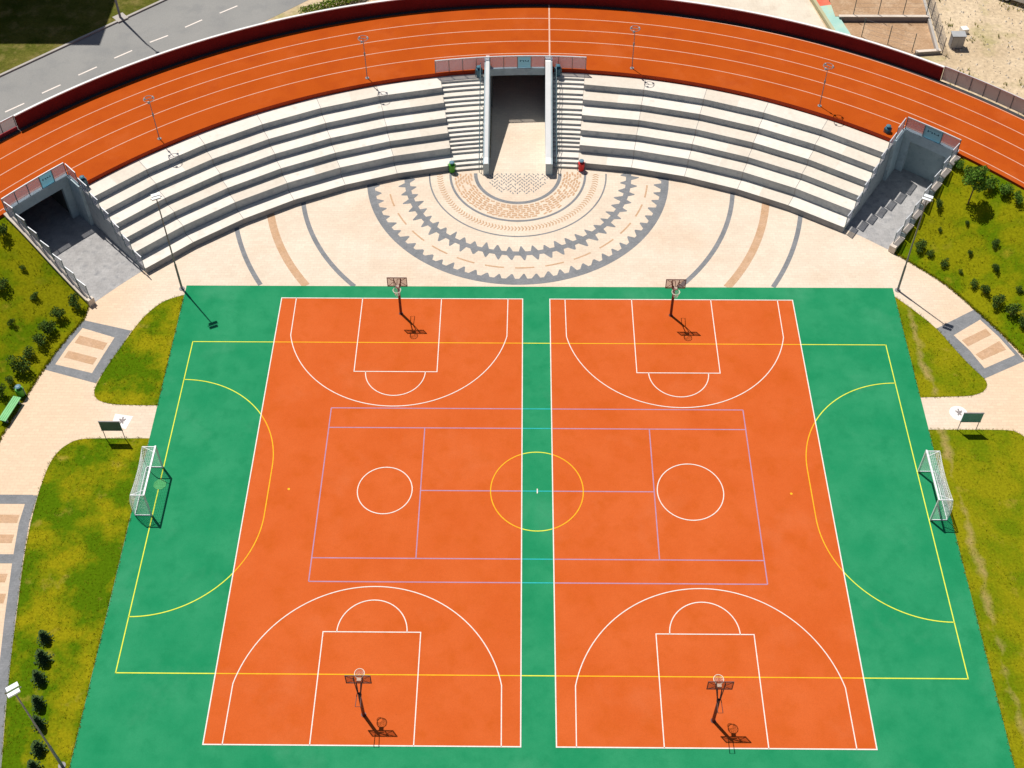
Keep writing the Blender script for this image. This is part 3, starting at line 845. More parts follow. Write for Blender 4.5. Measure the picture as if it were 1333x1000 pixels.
# ------------------------------------------------------------------ goals
def make_goal():
    t = empty('handball_goal')   # mouth towards +x, posts at y = +-1.55
    for s in (-1, 1):
        g = MB(); g.box((0, s * 1.55, 1.0), (.085, .085, 2.0)); part('post', g, M['goal'], t)
        g = MB(); g.tube([(-.04, s * 1.55, .04), (-.9, s * 1.55, .04)], .03, 6); part('base_bar', g, M['goal'], t)
        g = MB(); g.tube([(0, s * 1.55, 1.98), (-.72, s * 1.55, 1.98)], .03, 6); part('top_bar', g, M['goal'], t)
        g = MB(); g.tube([(-.72, s * 1.55, 1.98), (-.84, s * 1.55, 1.2), (-.9, s * 1.55, .04)], .022, 6); part('back_stay', g, M['goal'], t)
        g = MB(); g.tube([(-.7, s * 1.55, 1.98), (0, s * 1.2, 1.98)], .018, 5); part('corner_brace', g, M['goal'], t)
    g = MB(); g.box((0, 0, 2.0), (.085, 3.185, .085)); part('crossbar', g, M['goal'], t)
    g = MB(); g.tube([(-.9, -1.55, .04), (-.9, 1.55, .04)], .022, 6); part('ground_bar', g, M['goal'], t)
    g = MB()
    def prof(s): # along the roof then down the back
        if s < .74: return (-s, 2.0 - .05 * math.sin(s / .74 * PI))
        u = min(1., (s - .74) / 1.98)
        return (-.74 - .16 * u - .10 * math.sin(u * PI), 1.98 * (1 - u) + .03)
    ns, ny, wd = 27, 31, .0095
    def P(i, j):
        s = 2.72 * i / ns; q = prof(s)
        y = -1.55 + 3.1 * j / ny
        sag = .10 * math.sin(PI * j / ny) * math.sin(PI * min(1, s / 2.72))
        return Vector((q[0] + sag * .8, y, q[1] - sag * .4))
    for i in range(ns + 1):
        for j in range(ny): g.tube([P(i, j), P(i, j+1)], wd / 2, 3, 0, False)
    for j in range(ny + 1):
        for i in range(ns): g.tube([P(i, j), P(i+1, j)], wd / 2, 3, 0, False)
    for s in (-1, 1):
        for k in range(1, 18):
            z = 2.0 * k / 18; g.tube([(-.02, s * 1.55, z), (-.9 + .16 * z / 2, s * 1.55, z)], wd / 2, 3, 0, False)
        for k in range(1, 8):
            x = -.9 * k / 8; g.tube([(x, s * 1.55, .04), (x * .85, s * 1.55, 1.97)], wd / 2, 3, 0, False)
    part('net', g, M['net'], t)
    return t
o = make_goal(); o.location = (-20.84, -.14, .012); tag(o, 'white goal frame with net beside the left lawn', 'goal', 'goals on the side lines')
o = copy_tree(o); o.location = (21.10, -.14, .012); o.rotation_euler = (0, 0, PI); tag(o, 'white goal frame with net beside the worn right lawn', 'goal', 'goals on the side lines')

# ------------------------------------------------------------------ lamps
def make_floodlight():
    t = empty('floodlight_mast')
    g = MB(); g.tube([(0, 0, 0), (0, 0, .03)], .18, 12); part('base_plate', g, M['pole'], t)
    g = MB(); g.tube([(0, 0, 0), (0, 0, 2.2), (0, 0, 2.25), (0, 0, 7.95)], [.07, .065, .048, .034], 10); part('pole', g, M['pole'], t)
    g = MB(); g.tube([(-.33, 0, 7.9), (.33, 0, 7.9)], .03, 6); part('cross_arm', g, M['pole'], t)
    for s in (-1, 1):
        hd = MB(); hd.box((s * .02, s * .15, 8.0), (.52, .20, .08), 0, 0, R(8) * s)
        hp = part('lamp_head', hd, M['lamphead'], t)
        l = MB(); l.box((s * .02, s * .15, 7.952), (.46, .15, .012), 0, 0, R(8) * s); part_l = l.build('lens', M['lens'], hp)
    return t
f0 = make_floodlight()
fl = [(22.63, 14.96, R(-28), 'tall floodlight mast with a flat white head by the right corner of the green court'),
      (-22.26, 14.82, R(25), 'tall floodlight mast by the left corner of the green court in front of the stand'),
      (-22.3, -15.25, R(35), 'floodlight mast with white head rising beside the row of little conifers')]
for i, (x, y, rz, lb) in enumerate(fl):
    o = f0 if i == 0 else copy_tree(f0)
    o.location = (x, y, 0.004); o.rotation_euler = (0, 0, rz); tag(o, lb, 'floodlight', 'floodlight masts round the court')
def make_ringlamp():
    t = empty('ring_lamp')
    g = MB(); g.tube([(0, 0, 0), (0, 0, .03)], .14, 12); part('base_plate', g, M['pole'], t)
    g = MB(); g.tube([(0, 0, 0), (0, 0, 1.0), (0, 0, 2.2), (0, 0, 3.4)], [.034, .03, .026, .022], 8); part('pole', g, M['pole'], t)
    g = MB(); g.tube([(0, 0, 1.95), (0, 0, 2.2)], .06, 8); part('control_box', g, M['pole'], t)
    g = MB(); g.tube([(.33 * math.cos(2*PI*i/24), .33 * math.sin(2*PI*i/24) , 3.4) for i in range(24)] + [(.33, 0, 3.4)], .024, 6, 0, False)
    g.tube([(-.33, 0, 3.4), (.33, 0, 3.4)], .02, 6)
    part('ring', g, M['pole'], t)
    for a in (.5, 2.6, 4.4):
        x, y = .31 * math.cos(a), .31 * math.sin(a)
        g = MB(); g.tube([(x, y, 3.42), (x + .03, y, 3.28)], [.05, .085], 10); part('spotlight', g, M['spot'], t)
    return t
r0 = make_ringlamp()
for i, (x, y, rz, lb) in enumerate([(-24.99, 25.04, .4, 'thin ring headed lamp on the inner track edge above the far left of the stands'),
                         (-11.75, 31.50, 0., 'thin ring headed lamp on the inner track edge left of the tunnel fence'),
                         (6.75, 32.69, -.1, 'thin ring headed lamp on the inner track edge right of the tunnel fence'),
                         (19.27, 28.65, -.5, 'thin ring headed lamp on the inner track edge nearest the right entrance')]):
    o = r0 if i == 0 else copy_tree(r0)
    o.location = (x, y, ZT); o.rotation_euler = (0, 0, rz); tag(o, lb, 'lamp', 'ring lamps along the track')
t = empty('street_lamp', (-32.34, 43.2, 0)); tag(t, 'street lamp pole standing on the verge of the grey road', 'street lamp')
g = MB(); g.tube([(-32.34, 43.2, 0), (-32.34, 43.2, 8.7), (-32.2, 43.1, 9.1), (-31.5, 42.4, 9.3)], [.10, .06, .05, .045], 8); part('pole', g, M['pole'], t)
g = MB(); g.box((-31.3, 42.2, 9.3), (.7, .28, .1), R(-45)); part('lamp_head', g, M['lamphead'], t)
g = MB(); g.box((-32.34, 43.2, .06), (.9, .9, .1), R(43)); part('footing', g, M['kerb'], t)

# ------------------------------------------------------------------ small furniture
def infoboard(label, x0, x1, y, za, zb, mface):
    t = empty('notice_board', ((x0 + x1) / 2, y, 0)); tag(t, label, 'board', 'notice boards beside the court entrances')
    for x in (x0, x1):
        g = MB(); g.tube([(x, y, 0), (x, y, zb)], .022, 8); part('leg', g, M['pole'], t)
    g = MB(); g.box(((x0 + x1) / 2, y - .03, (za + zb) / 2), (x1 - x0 + .08, .04, zb - za)); part('panel', g, mface, t)
    g = MB()
    for z in (za, zb): g.box(((x0 + x1) / 2, y - .03, z), (x1 - x0 + .12, .06, .03))
    part('frame', g, M['pole'], t)
infoboard('dark grey notice board on two legs by the left court entrance', -24.43, -23.34, 3.31, .9, 1.72, M['boardd'])
infoboard('teal notice board on two legs by the right court entrance', 23.92, 24.95, 4.26, .85, 1.66, M['boardt'])
def emblem(mb, c, s, z):
    for a, L in ((90, 1.), (35, .75), (145, .75), (-70, .8), (-115, .8), (0, .45), (180, .45)):
        d = (math.cos(R(a)) * L * s, math.sin(R(a)) * L * s)
        mb.ribbon([c, (c[0] + d[0] * .6, c[1] + d[1] * .6), (c[0] + d[0], c[1] + d[1] * .85)], .09, z); z += .0012
g = MB(); g.sheet([(-24.31, 5.09), (-23.24, 4.92), (-23.47, 4.01), (-24.36, 4.29)], .006); struct('emblem_slab_paving', g, M['tile'])
g = MB(); emblem(g, (-23.8, 4.6), .32, .010); struct('emblem_markings', g, M['emblem'])
g = MB(); g.sheet(circ(24.26, 5.45, .52, 0, 348, 29), .006); struct('emblem_slab_paving', g, M['tile'])
g = MB(); emblem(g, (24.3, 5.5), .32, .010); struct('emblem_markings', g, M['emblem'])

t = empty('park_bench', (-30.3, 5.08, 0), R(76)); tag(t, 'light green backless bench on the left path edge', 'bench')
def loc_part(name, mb, m, t): return mb.build(name, m, t)
g = MB()
for k in range(4): g.box((0, -.19 + k * .125, .45), (1.75, .108, .045))
loc_part('seat', g, M['bench'], t)
for s in (-1, 1):
    g = MB(); g.box((s * .68, 0, .21), (.07, .4, .42)); g.box((s * .68, 0, .02), (.09, .5, .04)); loc_part('leg', g, M['steelt'], t)
def make_bin(mbody, mlid):
    t = empty('litter_bin')
    g = MB(); g.tube([(0, 0, .06), (0, 0, .1), (0, 0, .72), (0, 0, .76)], [.21, .23, .27, .25], 14); part('bin_body', g, mbody, t)
    g = MB(); g.tube([(-.30, 0, 0), (-.30, 0, .80)], .025, 6); g.tube([(.30, 0, 0), (.30, 0, .80)], .025, 6); g.tube([(-.30, 0, .6), (.30, 0, .6)], .02, 6); part('stand_frame', g, M['steelt'], t)
    g = MB(); g.tube([(0, 0, .93), (0, 0, .96), (0, 0, 1.01), (0, 0, 1.02)], [.19, .20, .12, .02], 14); part('lid', g, mlid, t)
    return t
bl = [(-5.72, 25.72, .0, 'bingreen', 'green litter bin at the foot of the stairs left of the tunnel'),
      (3.12, 25.93, .0, 'binred', 'red litter bin at the foot of the stairs right of the tunnel'),
      (-3.98, 32.15, 3.17, 'binblue', 'dark blue litter bin at the top of the stairs left of the tunnel'),
      (1.55, 32.3, 3.17, 'binblue', 'dark blue litter bin at the top of the stairs right of the tunnel'),
      (-29.0, 20.75, 3.17, 'binblue', 'dark blue litter bin at the top corner of the stands by the left entrance'),
      (23.35, 26.0, 3.17, 'binblue', 'dark blue litter bin at the top corner of the stands by the right entrance'),
      (-30.05, 6.35, .0, 'bingreen', 'green litter bin with a pale lid beside the park bench')]
for x, y, z, m, lb in bl:
    o = make_bin(M[m], M['binlid'] if z < 1 else M['binlid2']); o.location = (x, y, z); tag(o, lb, 'bin', 'litter bins')
    o.scale = (.82, .82, .9) if z > 1 else (.88, .88, .92)

# ------------------------------------------------------------------ plants
def leafball(mb, n, cx, cy, cz, rx, ry, rz, size, r2, mats, shell=.45):
    for _ in range(n):
        while True:
            p = Vector((r2.uniform(-1, 1), r2.uniform(-1, 1), r2.uniform(-1, 1)))
            if shell < p.length < 1: break
        c = Vector((cx + p.x * rx, cy + p.y * ry, cz + p.z * rz))
        d = Vector((r2.uniform(-1, 1), r2.uniform(-1, 1), r2.uniform(-.4, 1))).normalized()
        u = d.orthogonal().normalized(); v = d.cross(u)
        a = r2.uniform(0, 6.3); u, v = u * math.cos(a) + v * math.sin(a), v * math.cos(a) - u * math.sin(a)
        s = size * r2.uniform(.6, 1.3)
        mb.add([c - u * s, c - v * s * .45 , c + u * s, c + v * s * .45], [(0, 1, 2, 3)], r2.choice(mats))
def shrub_proto(kind, seed):
    r2 = random.Random(seed)
    t = empty('young_shrub' if kind != 'fir' else 'young_conifer')
    g = MB(); h = 1.0
    stems = MB()
    if kind == 'fir':
        stems.tube([(0, 0, 0), (.02, 0, 1.25)], [.035, .008], 6)
        for L in range(9):
            z = .10 + L * .125; r = .40 * (1 - L / 9.6)
            for k in range(9):
                a = k * 2 * PI / 9 + L * .5 + r2.uniform(-.2, .2); rr = r * r2.uniform(.75, 1.2)
                d = Vector((math.cos(a), math.sin(a), -.15)); side = Vector((-math.sin(a), math.cos(a), 0))
                b = Vector((0, 0, z)); e = b + d * rr
                for q in (.35, .65, 1.0):
                    m_ = b + d * rr * q
                    for sg in (-1, 1):
                        g.add([m_ - d * .05, m_ + side * sg * .09 * (1.1 - q * .5) + d * .05, m_ + d * .07 + Vector((0, 0, .02))], [(0, 1, 2)], r2.choice((0, 0, 1)))
                g.add([b + side * .02, b - side * .02, e], [(0, 1, 2)], 0)
        g.tube([(0, 0, 1.15), (0, 0, 1.36)], [.03, .004], 4)
        mats = [M['needle'], M['leafd']]; nm = 'crown'
    else:
        n = r2.randint(4, 6)
        for k in range(n):
            a = k * 2 * PI / n + r2.uniform(-.4, .4); rr = r2.uniform(.12, .3); hh = r2.uniform(.45, .95)
            stems.tube([(0, 0, 0), (rr * .5 * math.cos(a), rr * .5 * math.sin(a), hh * .5), (rr * math.cos(a), rr * math.sin(a), hh)], [.018, .012, .005], 5)
            leafball(g, 130, rr * math.cos(a), rr * math.sin(a), hh * .78, .23, .23, .27, .06, r2, (0, 1, 1), .1)
        leafball(g, 60, 0, 0, .35, .3, .3, .25, .06, r2, (0,), .2)
        mats = [M['leafd'], M['leafm']] if kind == 'dark' else [M['leafm'], M['leafl']]; nm = 'crown'
    stems.build('stem', M['bark'], t); g.build(nm, mats, t)
    return t
ORD = ['first', 'second', 'third', 'fourth', 'fifth', 'sixth', 'seventh', 'eighth', 'ninth', 'tenth']
protos = {('dark', 0): shrub_proto('dark', 1), ('dark', 1): shrub_proto('dark', 2), ('dark', 2): shrub_proto('dark', 9),
          ('mid', 0): shrub_proto('mid', 4), ('mid', 1): shrub_proto('mid', 5), ('fir', 0): shrub_proto('fir', 6), ('fir', 1): shrub_proto('fir', 8)}
used = set()
def plant(kind, x, y, s, label, cat, group, k=0, z=None):
    key = (kind, k)
    o = protos[key] if key not in used else copy_tree(protos[key])
    used.add(key)
    zz = emb(x, y) if (abs(x) > 28 or y > 12) and z is None else (z or .012)
    o.location = (x, y, zz); o.rotation_euler = (0, 0, rnd.uniform(0, 6.28)); s *= rnd.uniform(.85, 1.2); o.scale = (s, s * rnd.uniform(.85, 1.15), s * rnd.uniform(.85, 1.15))
    tag(o, label, cat, group)
GL = 'young shrubs on the left slope'
lp = [(-28.45,13.02,1.0), (-29.16,12.04,.9), (-29.5,10.91,1.15), (-29.75,10.03,1.0), (-30.17,9.01,1.05), (-30.39,7.92,1.1), (-30.76,7.03,.9), (-31.04,6.07,.95)]
for i, (x, y, s) in enumerate(lp):
    plant('dark', x, y, s, '%s dark shrub from the entrance wall in the row edging the left path' % ORD[i], 'shrub', GL, i % 3)
for (x, y, s, k, lb) in [(-32.56,12.97,1.35,0,'big dark shrub at the frame edge half way up the left slope'), (-31.63,14.57,.55,1,'thin low shrub alone below the left entrance wall'),
                        (-30.7,12.92,.6,2,'small shrub alone in the middle of the left slope'), (-31.56,10.86,.55,0,'small shrub low on the left slope behind the path row'),
                        (-33.1,16.5,1.3,1,'large dark shrub at the top of the left slope by the wall')]:
    plant('dark', x, y, s, lb, 'shrub', GL, k)
for i, (x, y) in enumerate([(-24.6,-9.1), (-24.4,-10.2), (-24.32,-11.24), (-24.02,-12.52), (-23.72,-13.5), (-23.45,-14.68), (-23.4,-15.6)]):
    plant('fir', x - .1, y + .15, (.78, .92, .84)[(i * 7) % 3], '%s little dark conifer from the far end of the row on the left lawn' % ORD[i], 'conifer', 'conifers on the left lawn', i % 2, .012)
GR = 'young shrubs on the right slope'
for i, (x, y, s) in enumerate([(27.46,22.91,.95), (27.98,22.2,.8), (29.04,21.13,1.0), (29.86,20.56,1.1), (30.46,19.82,1.1)]):
    plant('mid', x, y, s, '%s bushy shrub from the right entrance along the track edge' % ORD[i], 'shrub', GR, i % 2)
for i, (x, y, s) in enumerate([(24.54,18.17,.85), (25.1,17.58,.6), (25.81,16.79,.6), (26.69,16.06,.45), (27.27,14.95,.6), (27.79,14.4,.85), (28.27,13.42,.9), (28.94,12.57,.95), (29.46,11.71,.85)]):
    plant('dark', x, y, s, '%s dark shrub from the entrance wall in the row edging the right path' % ORD[i], 'shrub', GR, i % 3)
for (x, y, s, k, lb) in [(25.97,20.6,.75,0,'small shrub beside the wall of the right entrance'), (27.46,19.09,.5,1,'tiny shrub below the bright green sapling'),
                        (25.89,19.1,.4,2,'tiny dark shrub low on the right slope beside the floodlight head'), (28.8,17.3,.6,0,'small shrub alone in the middle of the right slope'),
                        (27.38,17.14,.45,1,'tiny shrub between the sapling and the right path row'), (28.61,15.7,.6,2,'small thin shrub above the right path row'), (29.65,13.96,.5,0,'tiny shrub at the frame edge above the right path row')]:
    plant('dark', x, y, s, lb, 'shrub', GR, k)
t = empty('sapling_tree', (27.73, 20.45, emb(27.73, 20.45))); tag(t, 'bright green young tree on the right slope below the track', 'tree')
r2 = random.Random(31)
g = MB(); g.tube([(0, 0, 0), (.02, 0, 1.2), (.05, .02, 2.4)], [.05, .04, .012], 7)
lf = MB()
for k in range(9):
    a = k * 2.4; z = 1.1 + k * .16; rr = .55 * (1 - k / 14)
    e = (rr * math.cos(a), rr * math.sin(a), z + .45)
    g.tube([(.02, 0, z), (e[0] * .5, e[1] * .5, z + .28), e], [.018, .012, .004], 5)
    leafball(lf, 190, e[0], e[1], e[2], .38, .38, .30, .085, r2, (0, 0, 1), .1)
leafball(lf, 220, 0, 0, 2.3, .45, .45, .5, .08, r2, (0, 1), .1)
g.build('trunk', M['bark'], t); lf.build('crown', [M['leafl'], M['leafm']], t)
t = empty('clipped_hedge', (-16.2, 44.8, 0)); tag(t, 'bright green hedge between the road and the pavement behind the wall', 'hedge')
lf = MB(); r2 = random.Random(12)
for k in range(26):
    f = k / 25; leafball(lf, 95, -1.9 + 4.6 * f, -1.15 + 2.4 * f, .35, .42, .42, .4, .09, r2, (0, 0, 1), .1)
lf.build('foliage', [M['leafh'], M['leafl']], t)

# grass tufts (nobody could count them)
g = MB(); r2 = random.Random(5)
def inpoly(x, y, q):
    c = False; j = len(q) - 1
    for i in range(len(q)):
        if (q[i][1] > y) != (q[j][1] > y) and x < (q[j][0]-q[i][0]) * (y-q[i][1]) / (q[j][1]-q[i][1]) + q[i][0]: c = not c
        j = i
    return c
def tuft(x, y, z, s):
    mi = 0 if r2.random() < .55 else 1
    for _ in range(4):
        a = r2.uniform(0, 6.3); d = (math.cos(a), math.sin(a)); h = s * r2.uniform(.6, 1.2); wd = s * .16
        bx, by = x + r2.uniform(-.06, .06), y + r2.uniform(-.06, .06)
        g.add([(bx - d[1]*wd, by + d[0]*wd, z), (bx + d[1]*wd, by - d[0]*wd, z), (bx + d[0]*s*.6, by + d[1]*s*.6, z + h)], [(0, 1, 2)], mi)
for q, n in zip(lawns, (700, 2300, 500, 1900)):
    xs = [p[0] for p in q]; ys = [max(-16.5, p[1]) for p in q]; k = 0
    while k < n:
        x, y = r2.uniform(min(xs), max(xs)), r2.uniform(min(ys), max(ys))
        if inpoly(x, y, q) and mn.noise(Vector((x * .7, y * .7, 3))) > r2.uniform(-.7, .5):
            tuft(x, y, .014, r2.uniform(.04, .08)); k += 1
# ragged border tufts
for q in lawns:
    for i in range(len(q)):
        a, b = q[i-1], q[i]
        L = math.hypot(b[0]-a[0], b[1]-a[1])
        for k in range(int(L / .07)):
            f = r2.random(); x, y = a[0] + (b[0]-a[0]) * f + r2.uniform(-.05, .05), a[1] + (b[1]-a[1]) * f + r2.uniform(-.05, .05)
            if y > -16: tuft(x, y, .016, r2.uniform(.04, .09))
for a0, a1 in ((-76, -51.6), (40.6, 60)):
    for k in range(1300):
        a = r2.uniform(a0, a1); x, y = pol(rin(a) + r2.uniform(-.08, .06), a); tuft(x, y, .012, r2.uniform(.05, .12))
for a0, a1, n in ((-76, -51.5, 2400), (40.6, 60, 2400)):
    for _ in range(n):
        a = r2.uniform(a0, a1); r = rin(a) + (42.6 - rin(a)) * r2.random(); x, y = pol(r, a)
        if mn.noise(Vector((x * .7, y * .7, 3))) > r2.uniform(-.8, .4): tuft(x, y, emb(x, y) + .01, r2.uniform(.05, .11))
tag(g.build('grass', [M['blade1'], M['blade2']]), kind='stuff')

# ------------------------------------------------------------------ outside the wall
def along(p, d, n, s, t):
    return (p[0] + d[0]*s + n[0]*t, p[1] + d[1]*s + n[1]*t)
rd = Vector((10.55, 9.8)).normalized(); rn = Vector((-rd.y, rd.x)); k0 = (-34.7, 40.55)
g = MB(); g.sheet([along(k0, rd, rn, -80, 0), along(k0, rd, rn, 90, 0), along(k0, rd, rn, 90, -7.6), along(k0, rd, rn, -80, -7.6)], -.02); struct('road', g, M['asphalt'])
g = MB(); g.prism([along(k0, rd, rn, -80, 0), along(k0, rd, rn, 90, 0), along(k0, rd, rn, 90, .2), along(k0, rd, rn, -80, .2)], -.03, .1); struct('kerb', g, M['kerb'])
g = MB(); g.sheet([along(k0, rd, rn, -80, .2), along(k0, rd, rn, 90, .2), along(k0, rd, rn, 90, 60), along(k0, rd, rn, -80, 60)], .06); struct('verge_ground', g, M['verge'])
g = MB()
dd = [(-38.22,31.9),(-37.1,32.88),(-36.11,34.03),(-34.99,35.01),(-33.95,36.15),(-32.8,37.14),(-31.73,38.2),(-30.58,39.15),(-29.44,40.17),(-28.21,41.04),(-27.09,42.09),(-25.94,43.06),(-24.71,43.94),(-23.47,44.92)]
for i in range(0, 14, 2): g.ribbon([dd[i], dd[i+1]], .13, -.014)
for i in range(1, 12):
    v = ((dd[13][0]-dd[1][0])/6, (dd[13][1]-dd[1][1])/6)
    g.ribbon([(dd[12][0]+v[0]*i, dd[12][1]+v[1]*i), (dd[13][0]+v[0]*i, dd[13][1]+v[1]*i)], .13, -.014)
    g.ribbon([(dd[0][0]-v[0]*i, dd[0][1]-v[1]*i), (dd[1][0]-v[0]*i, dd[1][1]-v[1]*i)], .13, -.014)
struct('road_markings', g, M['white'])
g = MB(); g.sheet([(-20.5, 42.), (-16, 43.6), (-10, 47), (14, 60), (19.5, 52), (21.7, 45.9), (22.62, 41.5), (23.2, 38), (0, 39.5), (-20.5, 36)], -.012); struct('outer_pavement', g, M['pave2'])
# mural kerb
t = empty('painted_kerb_wall', (22.7, 43.5, 0)); tag(t, 'low flat wall painted red and pale teal behind the track wall', 'wall')
A_, B_ = (21.95, 48.0), (23.6, 40.6)
def strip(f0, f1, o0, o1, z, mat_, nm):
    d = Vector((B_[0]-A_[0], B_[1]-A_[1])); n = Vector((-d.y, d.x)).normalized()
    q = [(A_[0] + d.x*f + n.x*o, A_[1] + d.y*f + n.y*o) for f, o in ((f0, o0), (f1, o0), (f1, o1), (f0, o1))]
    g = MB(); g.prism(q, -.02, z); part(nm, g, mat_, t)
strip(0, 1, -.62, -.38, .34, M['molive'], 'edge_strip'); strip(0, .44, -.376, .6, .28, M['mred'], 'red_section'); strip(.441, 1, -.376, .6, .28, M['mteal'], 'teal_section')
# plots
g = MB(); g.sheet([(23.3, 43.3), (30.4, 43.3), (30.9, 50), (23.0, 50)], .30); g.sheet([(23.3, 43.0), (30.4, 43.0), (30.4, 39.2), (28.5, 38.9), (24, 39.6)], .02); struct('tilled_ground', g, M['soil'])
t = empty('terrace_wall', (27, 43.15, 0)); tag(t, 'low pale concrete wall across the middle of the tilled plots', 'wall', 'plot walls')
g = MB(); g.box((27, 43.12, .2), (6.9, .24, .5)); part('wall_body', g, M['cabinet'], t)
g = MB(); g.box((27, 43.12, .475), (6.94, .28, .045)); part('coping', g, M['beige'], t)
t = empty('terrace_wall', (29.6, 39, 0)); tag(t, 'short low concrete wall ending the tilled plots by the track wall', 'wall', 'plot walls')
g = MB(); g.box((29.6, 39.02, .12), (1.9, .24, .3), R(6)); part('wall_body', g, M['cabinet'], t)
g = MB(); g.box((29.6, 39.02, .292), (1.94, .28, .04), R(6)); part('coping', g, M['beige'], t)
t = empty('terrace_wall', (30.55, 42.6, 0)); tag(t, 'low concrete kerb along the right side of the tilled plots', 'wall', 'plot walls')
g = MB(); g.box((30.58, 44.5, .16), (.2, 11, .4), R(-3)); part('wall_body', g, M['kerb'], t)
def wirefence(label, posts, hgt, z0, nw=4):
    t = empty('wire_fence', (posts[0][0], posts[0][1], z0)); tag(t, label, 'fence', 'wire fences round the plots')
    for x, y in posts:
        g = MB(); g.tube([(x, y, z0 - .2), (x, y, z0 + hgt)], .032, 6); part('post', g, M['boardd'], t)
    for k in range(nw):
        g = MB(); g.tube([(x, y, z0 + hgt * (k + 1) / (nw + .3)) for x, y in posts], .008, 4, 0, False); part('wire', g, M['pole'], t)
wirefence('thin wire fence on the low wall across the plots', [(24.67,43.3),(26.58,43.3),(28.5,43.3),(30.3,43.3)], 1.75, .3)
wirefence('thin wire fence along the near edge of the plots', [(25.0,41.1),(26.81,40.15),(28.45,39.2)], 1.7, .02)
t = empty('mesh_fence', (30.9, 42.5, 0)); tag(t, 'wire mesh fence between the plots and the bare earth', 'fence', 'wire fences round the plots')
ps = [(31.0 - .06 * i * .9, 48 - i * 1.5) for i in range(7)]
for x, y in ps:
    g = MB(); g.tube([(x, y, 0), (x, y, 1.5)], .035, 6); part('post', g, M['pole'], t)
g = MB()
for k in range(9): g.tube([(x, y, .15 + k * .16) for x, y in ps], .009, 3, 0, False)
for i in range(6):
    for j in range(9):
        f = j / 9; x = ps[i][0] + (ps[i+1][0]-ps[i][0]) * f; y = ps[i][1] + (ps[i+1][1]-ps[i][1]) * f
        g.tube([(x, y, .1), (x, y, 1.45)], .009, 3, 0, False)
part('mesh', g, M['pole'], t)
t = empty('utility_cabinet', (31.9, 39.95, 0)); tag(t, 'grey utility cabinet with lighter roof standing on the bare earth', 'cabinet')
g = MB(); g.box((31.9, 39.95, .55), (.95, .6, 1.1)); part('cabinet_body', g, M['cabinet'], t)
g = MB(); g.box((31.9, 39.95, 1.13), (1.05, .7, .055)); part('roof', g, M['cabtop'], t)
g = MB(); g.box((31.68, 39.645, .55), (.42, .012, .95)); g.box((32.12, 39.645, .55), (.42, .012, .95)); part('door', g, M['cabtop'], t)
t = empty('concrete_block', (32.95, 41.75, 0)); g = MB(); g.box((32.95, 41.75, .17), (.52, .5, .42), .2)
bpy.data.objects.remove(t)
o = g.build('concrete_block', M['block']); tag(o, 'white concrete block on the earth behind the utility cabinet', 'block')
# rubble specks and weeds on the earth
g = MB(); r2 = random.Random(77)
for _ in range(900):
    x, y = r2.uniform(30.9, 42), r2.uniform(29, 47)
    if math.hypot(x, y - CY) < 49.6: continue
    s = r2.choice((.03, .04, .05, .07, .12)); a = r2.uniform(0, 6)
    vs = [(x + s * math.cos(a + k * 1.57) * r2.uniform(.6, 1.2), y + s * math.sin(a + k * 1.57) * r2.uniform(.6, 1.2), -.03) for k in range(4)] + [(x, y, s * .8)]
    g.add(vs, [(0, 1, 4), (1, 2, 4), (2, 3, 4), (3, 0, 4)], 0)
tag(g.build('rubble', M['pave2']), kind='stuff')
g = MB()
for _ in range(1500):
    x, y = r2.uniform(30.4, 41), r2.uniform(29, 47)
    if math.hypot(x, y - CY) < 49.5 or mn.noise(Vector((x * .55, y * .55, 8))) < .18: continue
    h0_ = g; tuft_s = r2.uniform(.08, .22)
    for _k in range(4):
        a = r2.uniform(0, 6.3); d = (math.cos(a), math.sin(a)); wd = tuft_s * .16
        g.add([(x - d[1]*wd, y + d[0]*wd, -.03), (x + d[1]*wd, y - d[0]*wd, -.03), (x + d[0]*tuft_s*.7, y + d[1]*tuft_s*.7, tuft_s)], [(0, 1, 2)], r2.choice((0, 1)))
tag(g.build('weeds', [M['blade1'], M['blade2']]), kind='stuff')

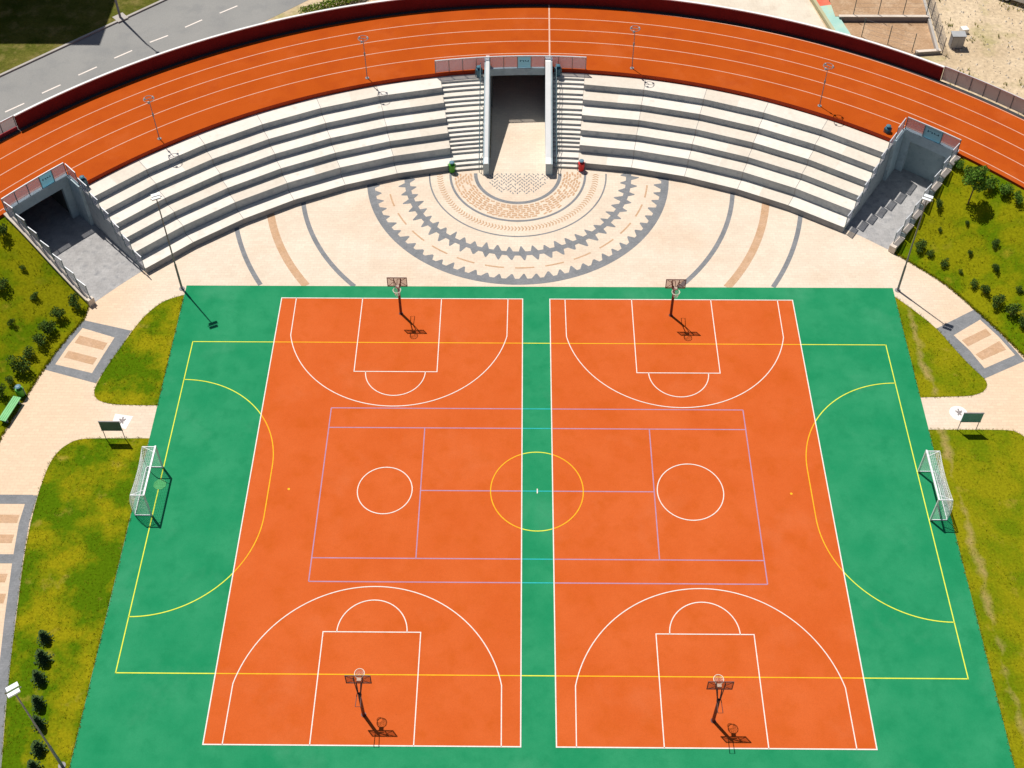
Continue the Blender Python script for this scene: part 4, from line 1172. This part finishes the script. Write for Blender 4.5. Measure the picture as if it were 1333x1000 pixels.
# parked car at the top right corner (only its lower corner shows)
t = empty('parked_car', (38.75, 45.75, -.02), R(-32)); tag(t, 'white parked car at the top right corner of the bare earth', 'car')
def L_(mb, name, m): return mb.build(name, m, t)
g = MB()
prof = [(-2.1,.35),(2.1,.35),(2.15,.62),(2.0,.82),(1.15,.95),(.55,1.38),(-1.15,1.42),(-1.85,1.0),(-2.1,.9)]
n = len(prof)
for (ya, yb) in ((-.86, .86),):
    v = [(x, ya, z) for x, z in prof] + [(x, yb, z) for x, z in prof]
    for i, (x, z) in enumerate(prof):
        if z > 1.1:
            v[i] = (x, ya + .18, z); v[n+i] = (x, yb - .18, z)
    g.add(v, [list(range(n))[::-1] if False else list(range(n)), list(range(2*n-1, n-1, -1))] + [(i, n+i, n+(i+1) % n, (i+1) % n) for i in range(n)])
L_(g, 'body', M['carw'])
g = MB()
for s in (-1, 1): g.add([(1.02, s*.875, .98), (.52, s*.715, 1.33), (-1.1, s*.715, 1.37), (-1.6, s*.865, 1.02)], [(0,1,2,3)])
g.add([(1.17,-.7,.985),(1.17,.7,.985),(.6,.6,1.385),(.6,-.6,1.385)], [(0,1,2,3)]); g.add([(-1.87,-.7,1.03),(-1.87,.7,1.03),(-1.2,.6,1.44),(-1.2,-.6,1.44)], [(3,2,1,0)])
L_(g, 'window', M['pane'])
for x in (-1.3, 1.35):
    for s in (-1, 1):
        g = MB(); g.tube([(x, s*.7, .33), (x, s*.89, .33)], .33, 18); wh = L_(g, 'wheel', M['tyre'])
        g = MB(); g.tube([(x, s*.88, .33), (x, s*.9, .33)], .2, 14); g.build('rim', M['hub'], wh)
for s in (-1, 1):
    g = MB(); g.box((2.1, s*.62, .7), (.1, .34, .14)); L_(g, 'headlight', M['lamphead'])
    g = MB(); g.box((-2.09, s*.68, .8), (.06, .26, .14)); L_(g, 'tail_light', M['redlight'])

# tall block beyond the road that throws the dark shade over the verge
t = empty('apartment_block', (-50, 56, 0)); tag(t, 'tall flat roofed block beyond the road shading the grass verge', 'building')
g = MB(); g.box((-49.7, 54.4, 8.4), (22, 16, 16.8)); part('wall', g, M['facade'], t)
g = MB(); g.box((-49.7, 54.4, 16.95), (22.4, 16.4, .3)); part('roof', g, M['conc'], t)
for f in range(5):
    for k in range(5):
        g = MB(); g.box((-58 + k * 4.1, 46.37, 2.2 + f * 3.1), (1.6, .06, 1.5)); part('window', g, M['pane'], t)
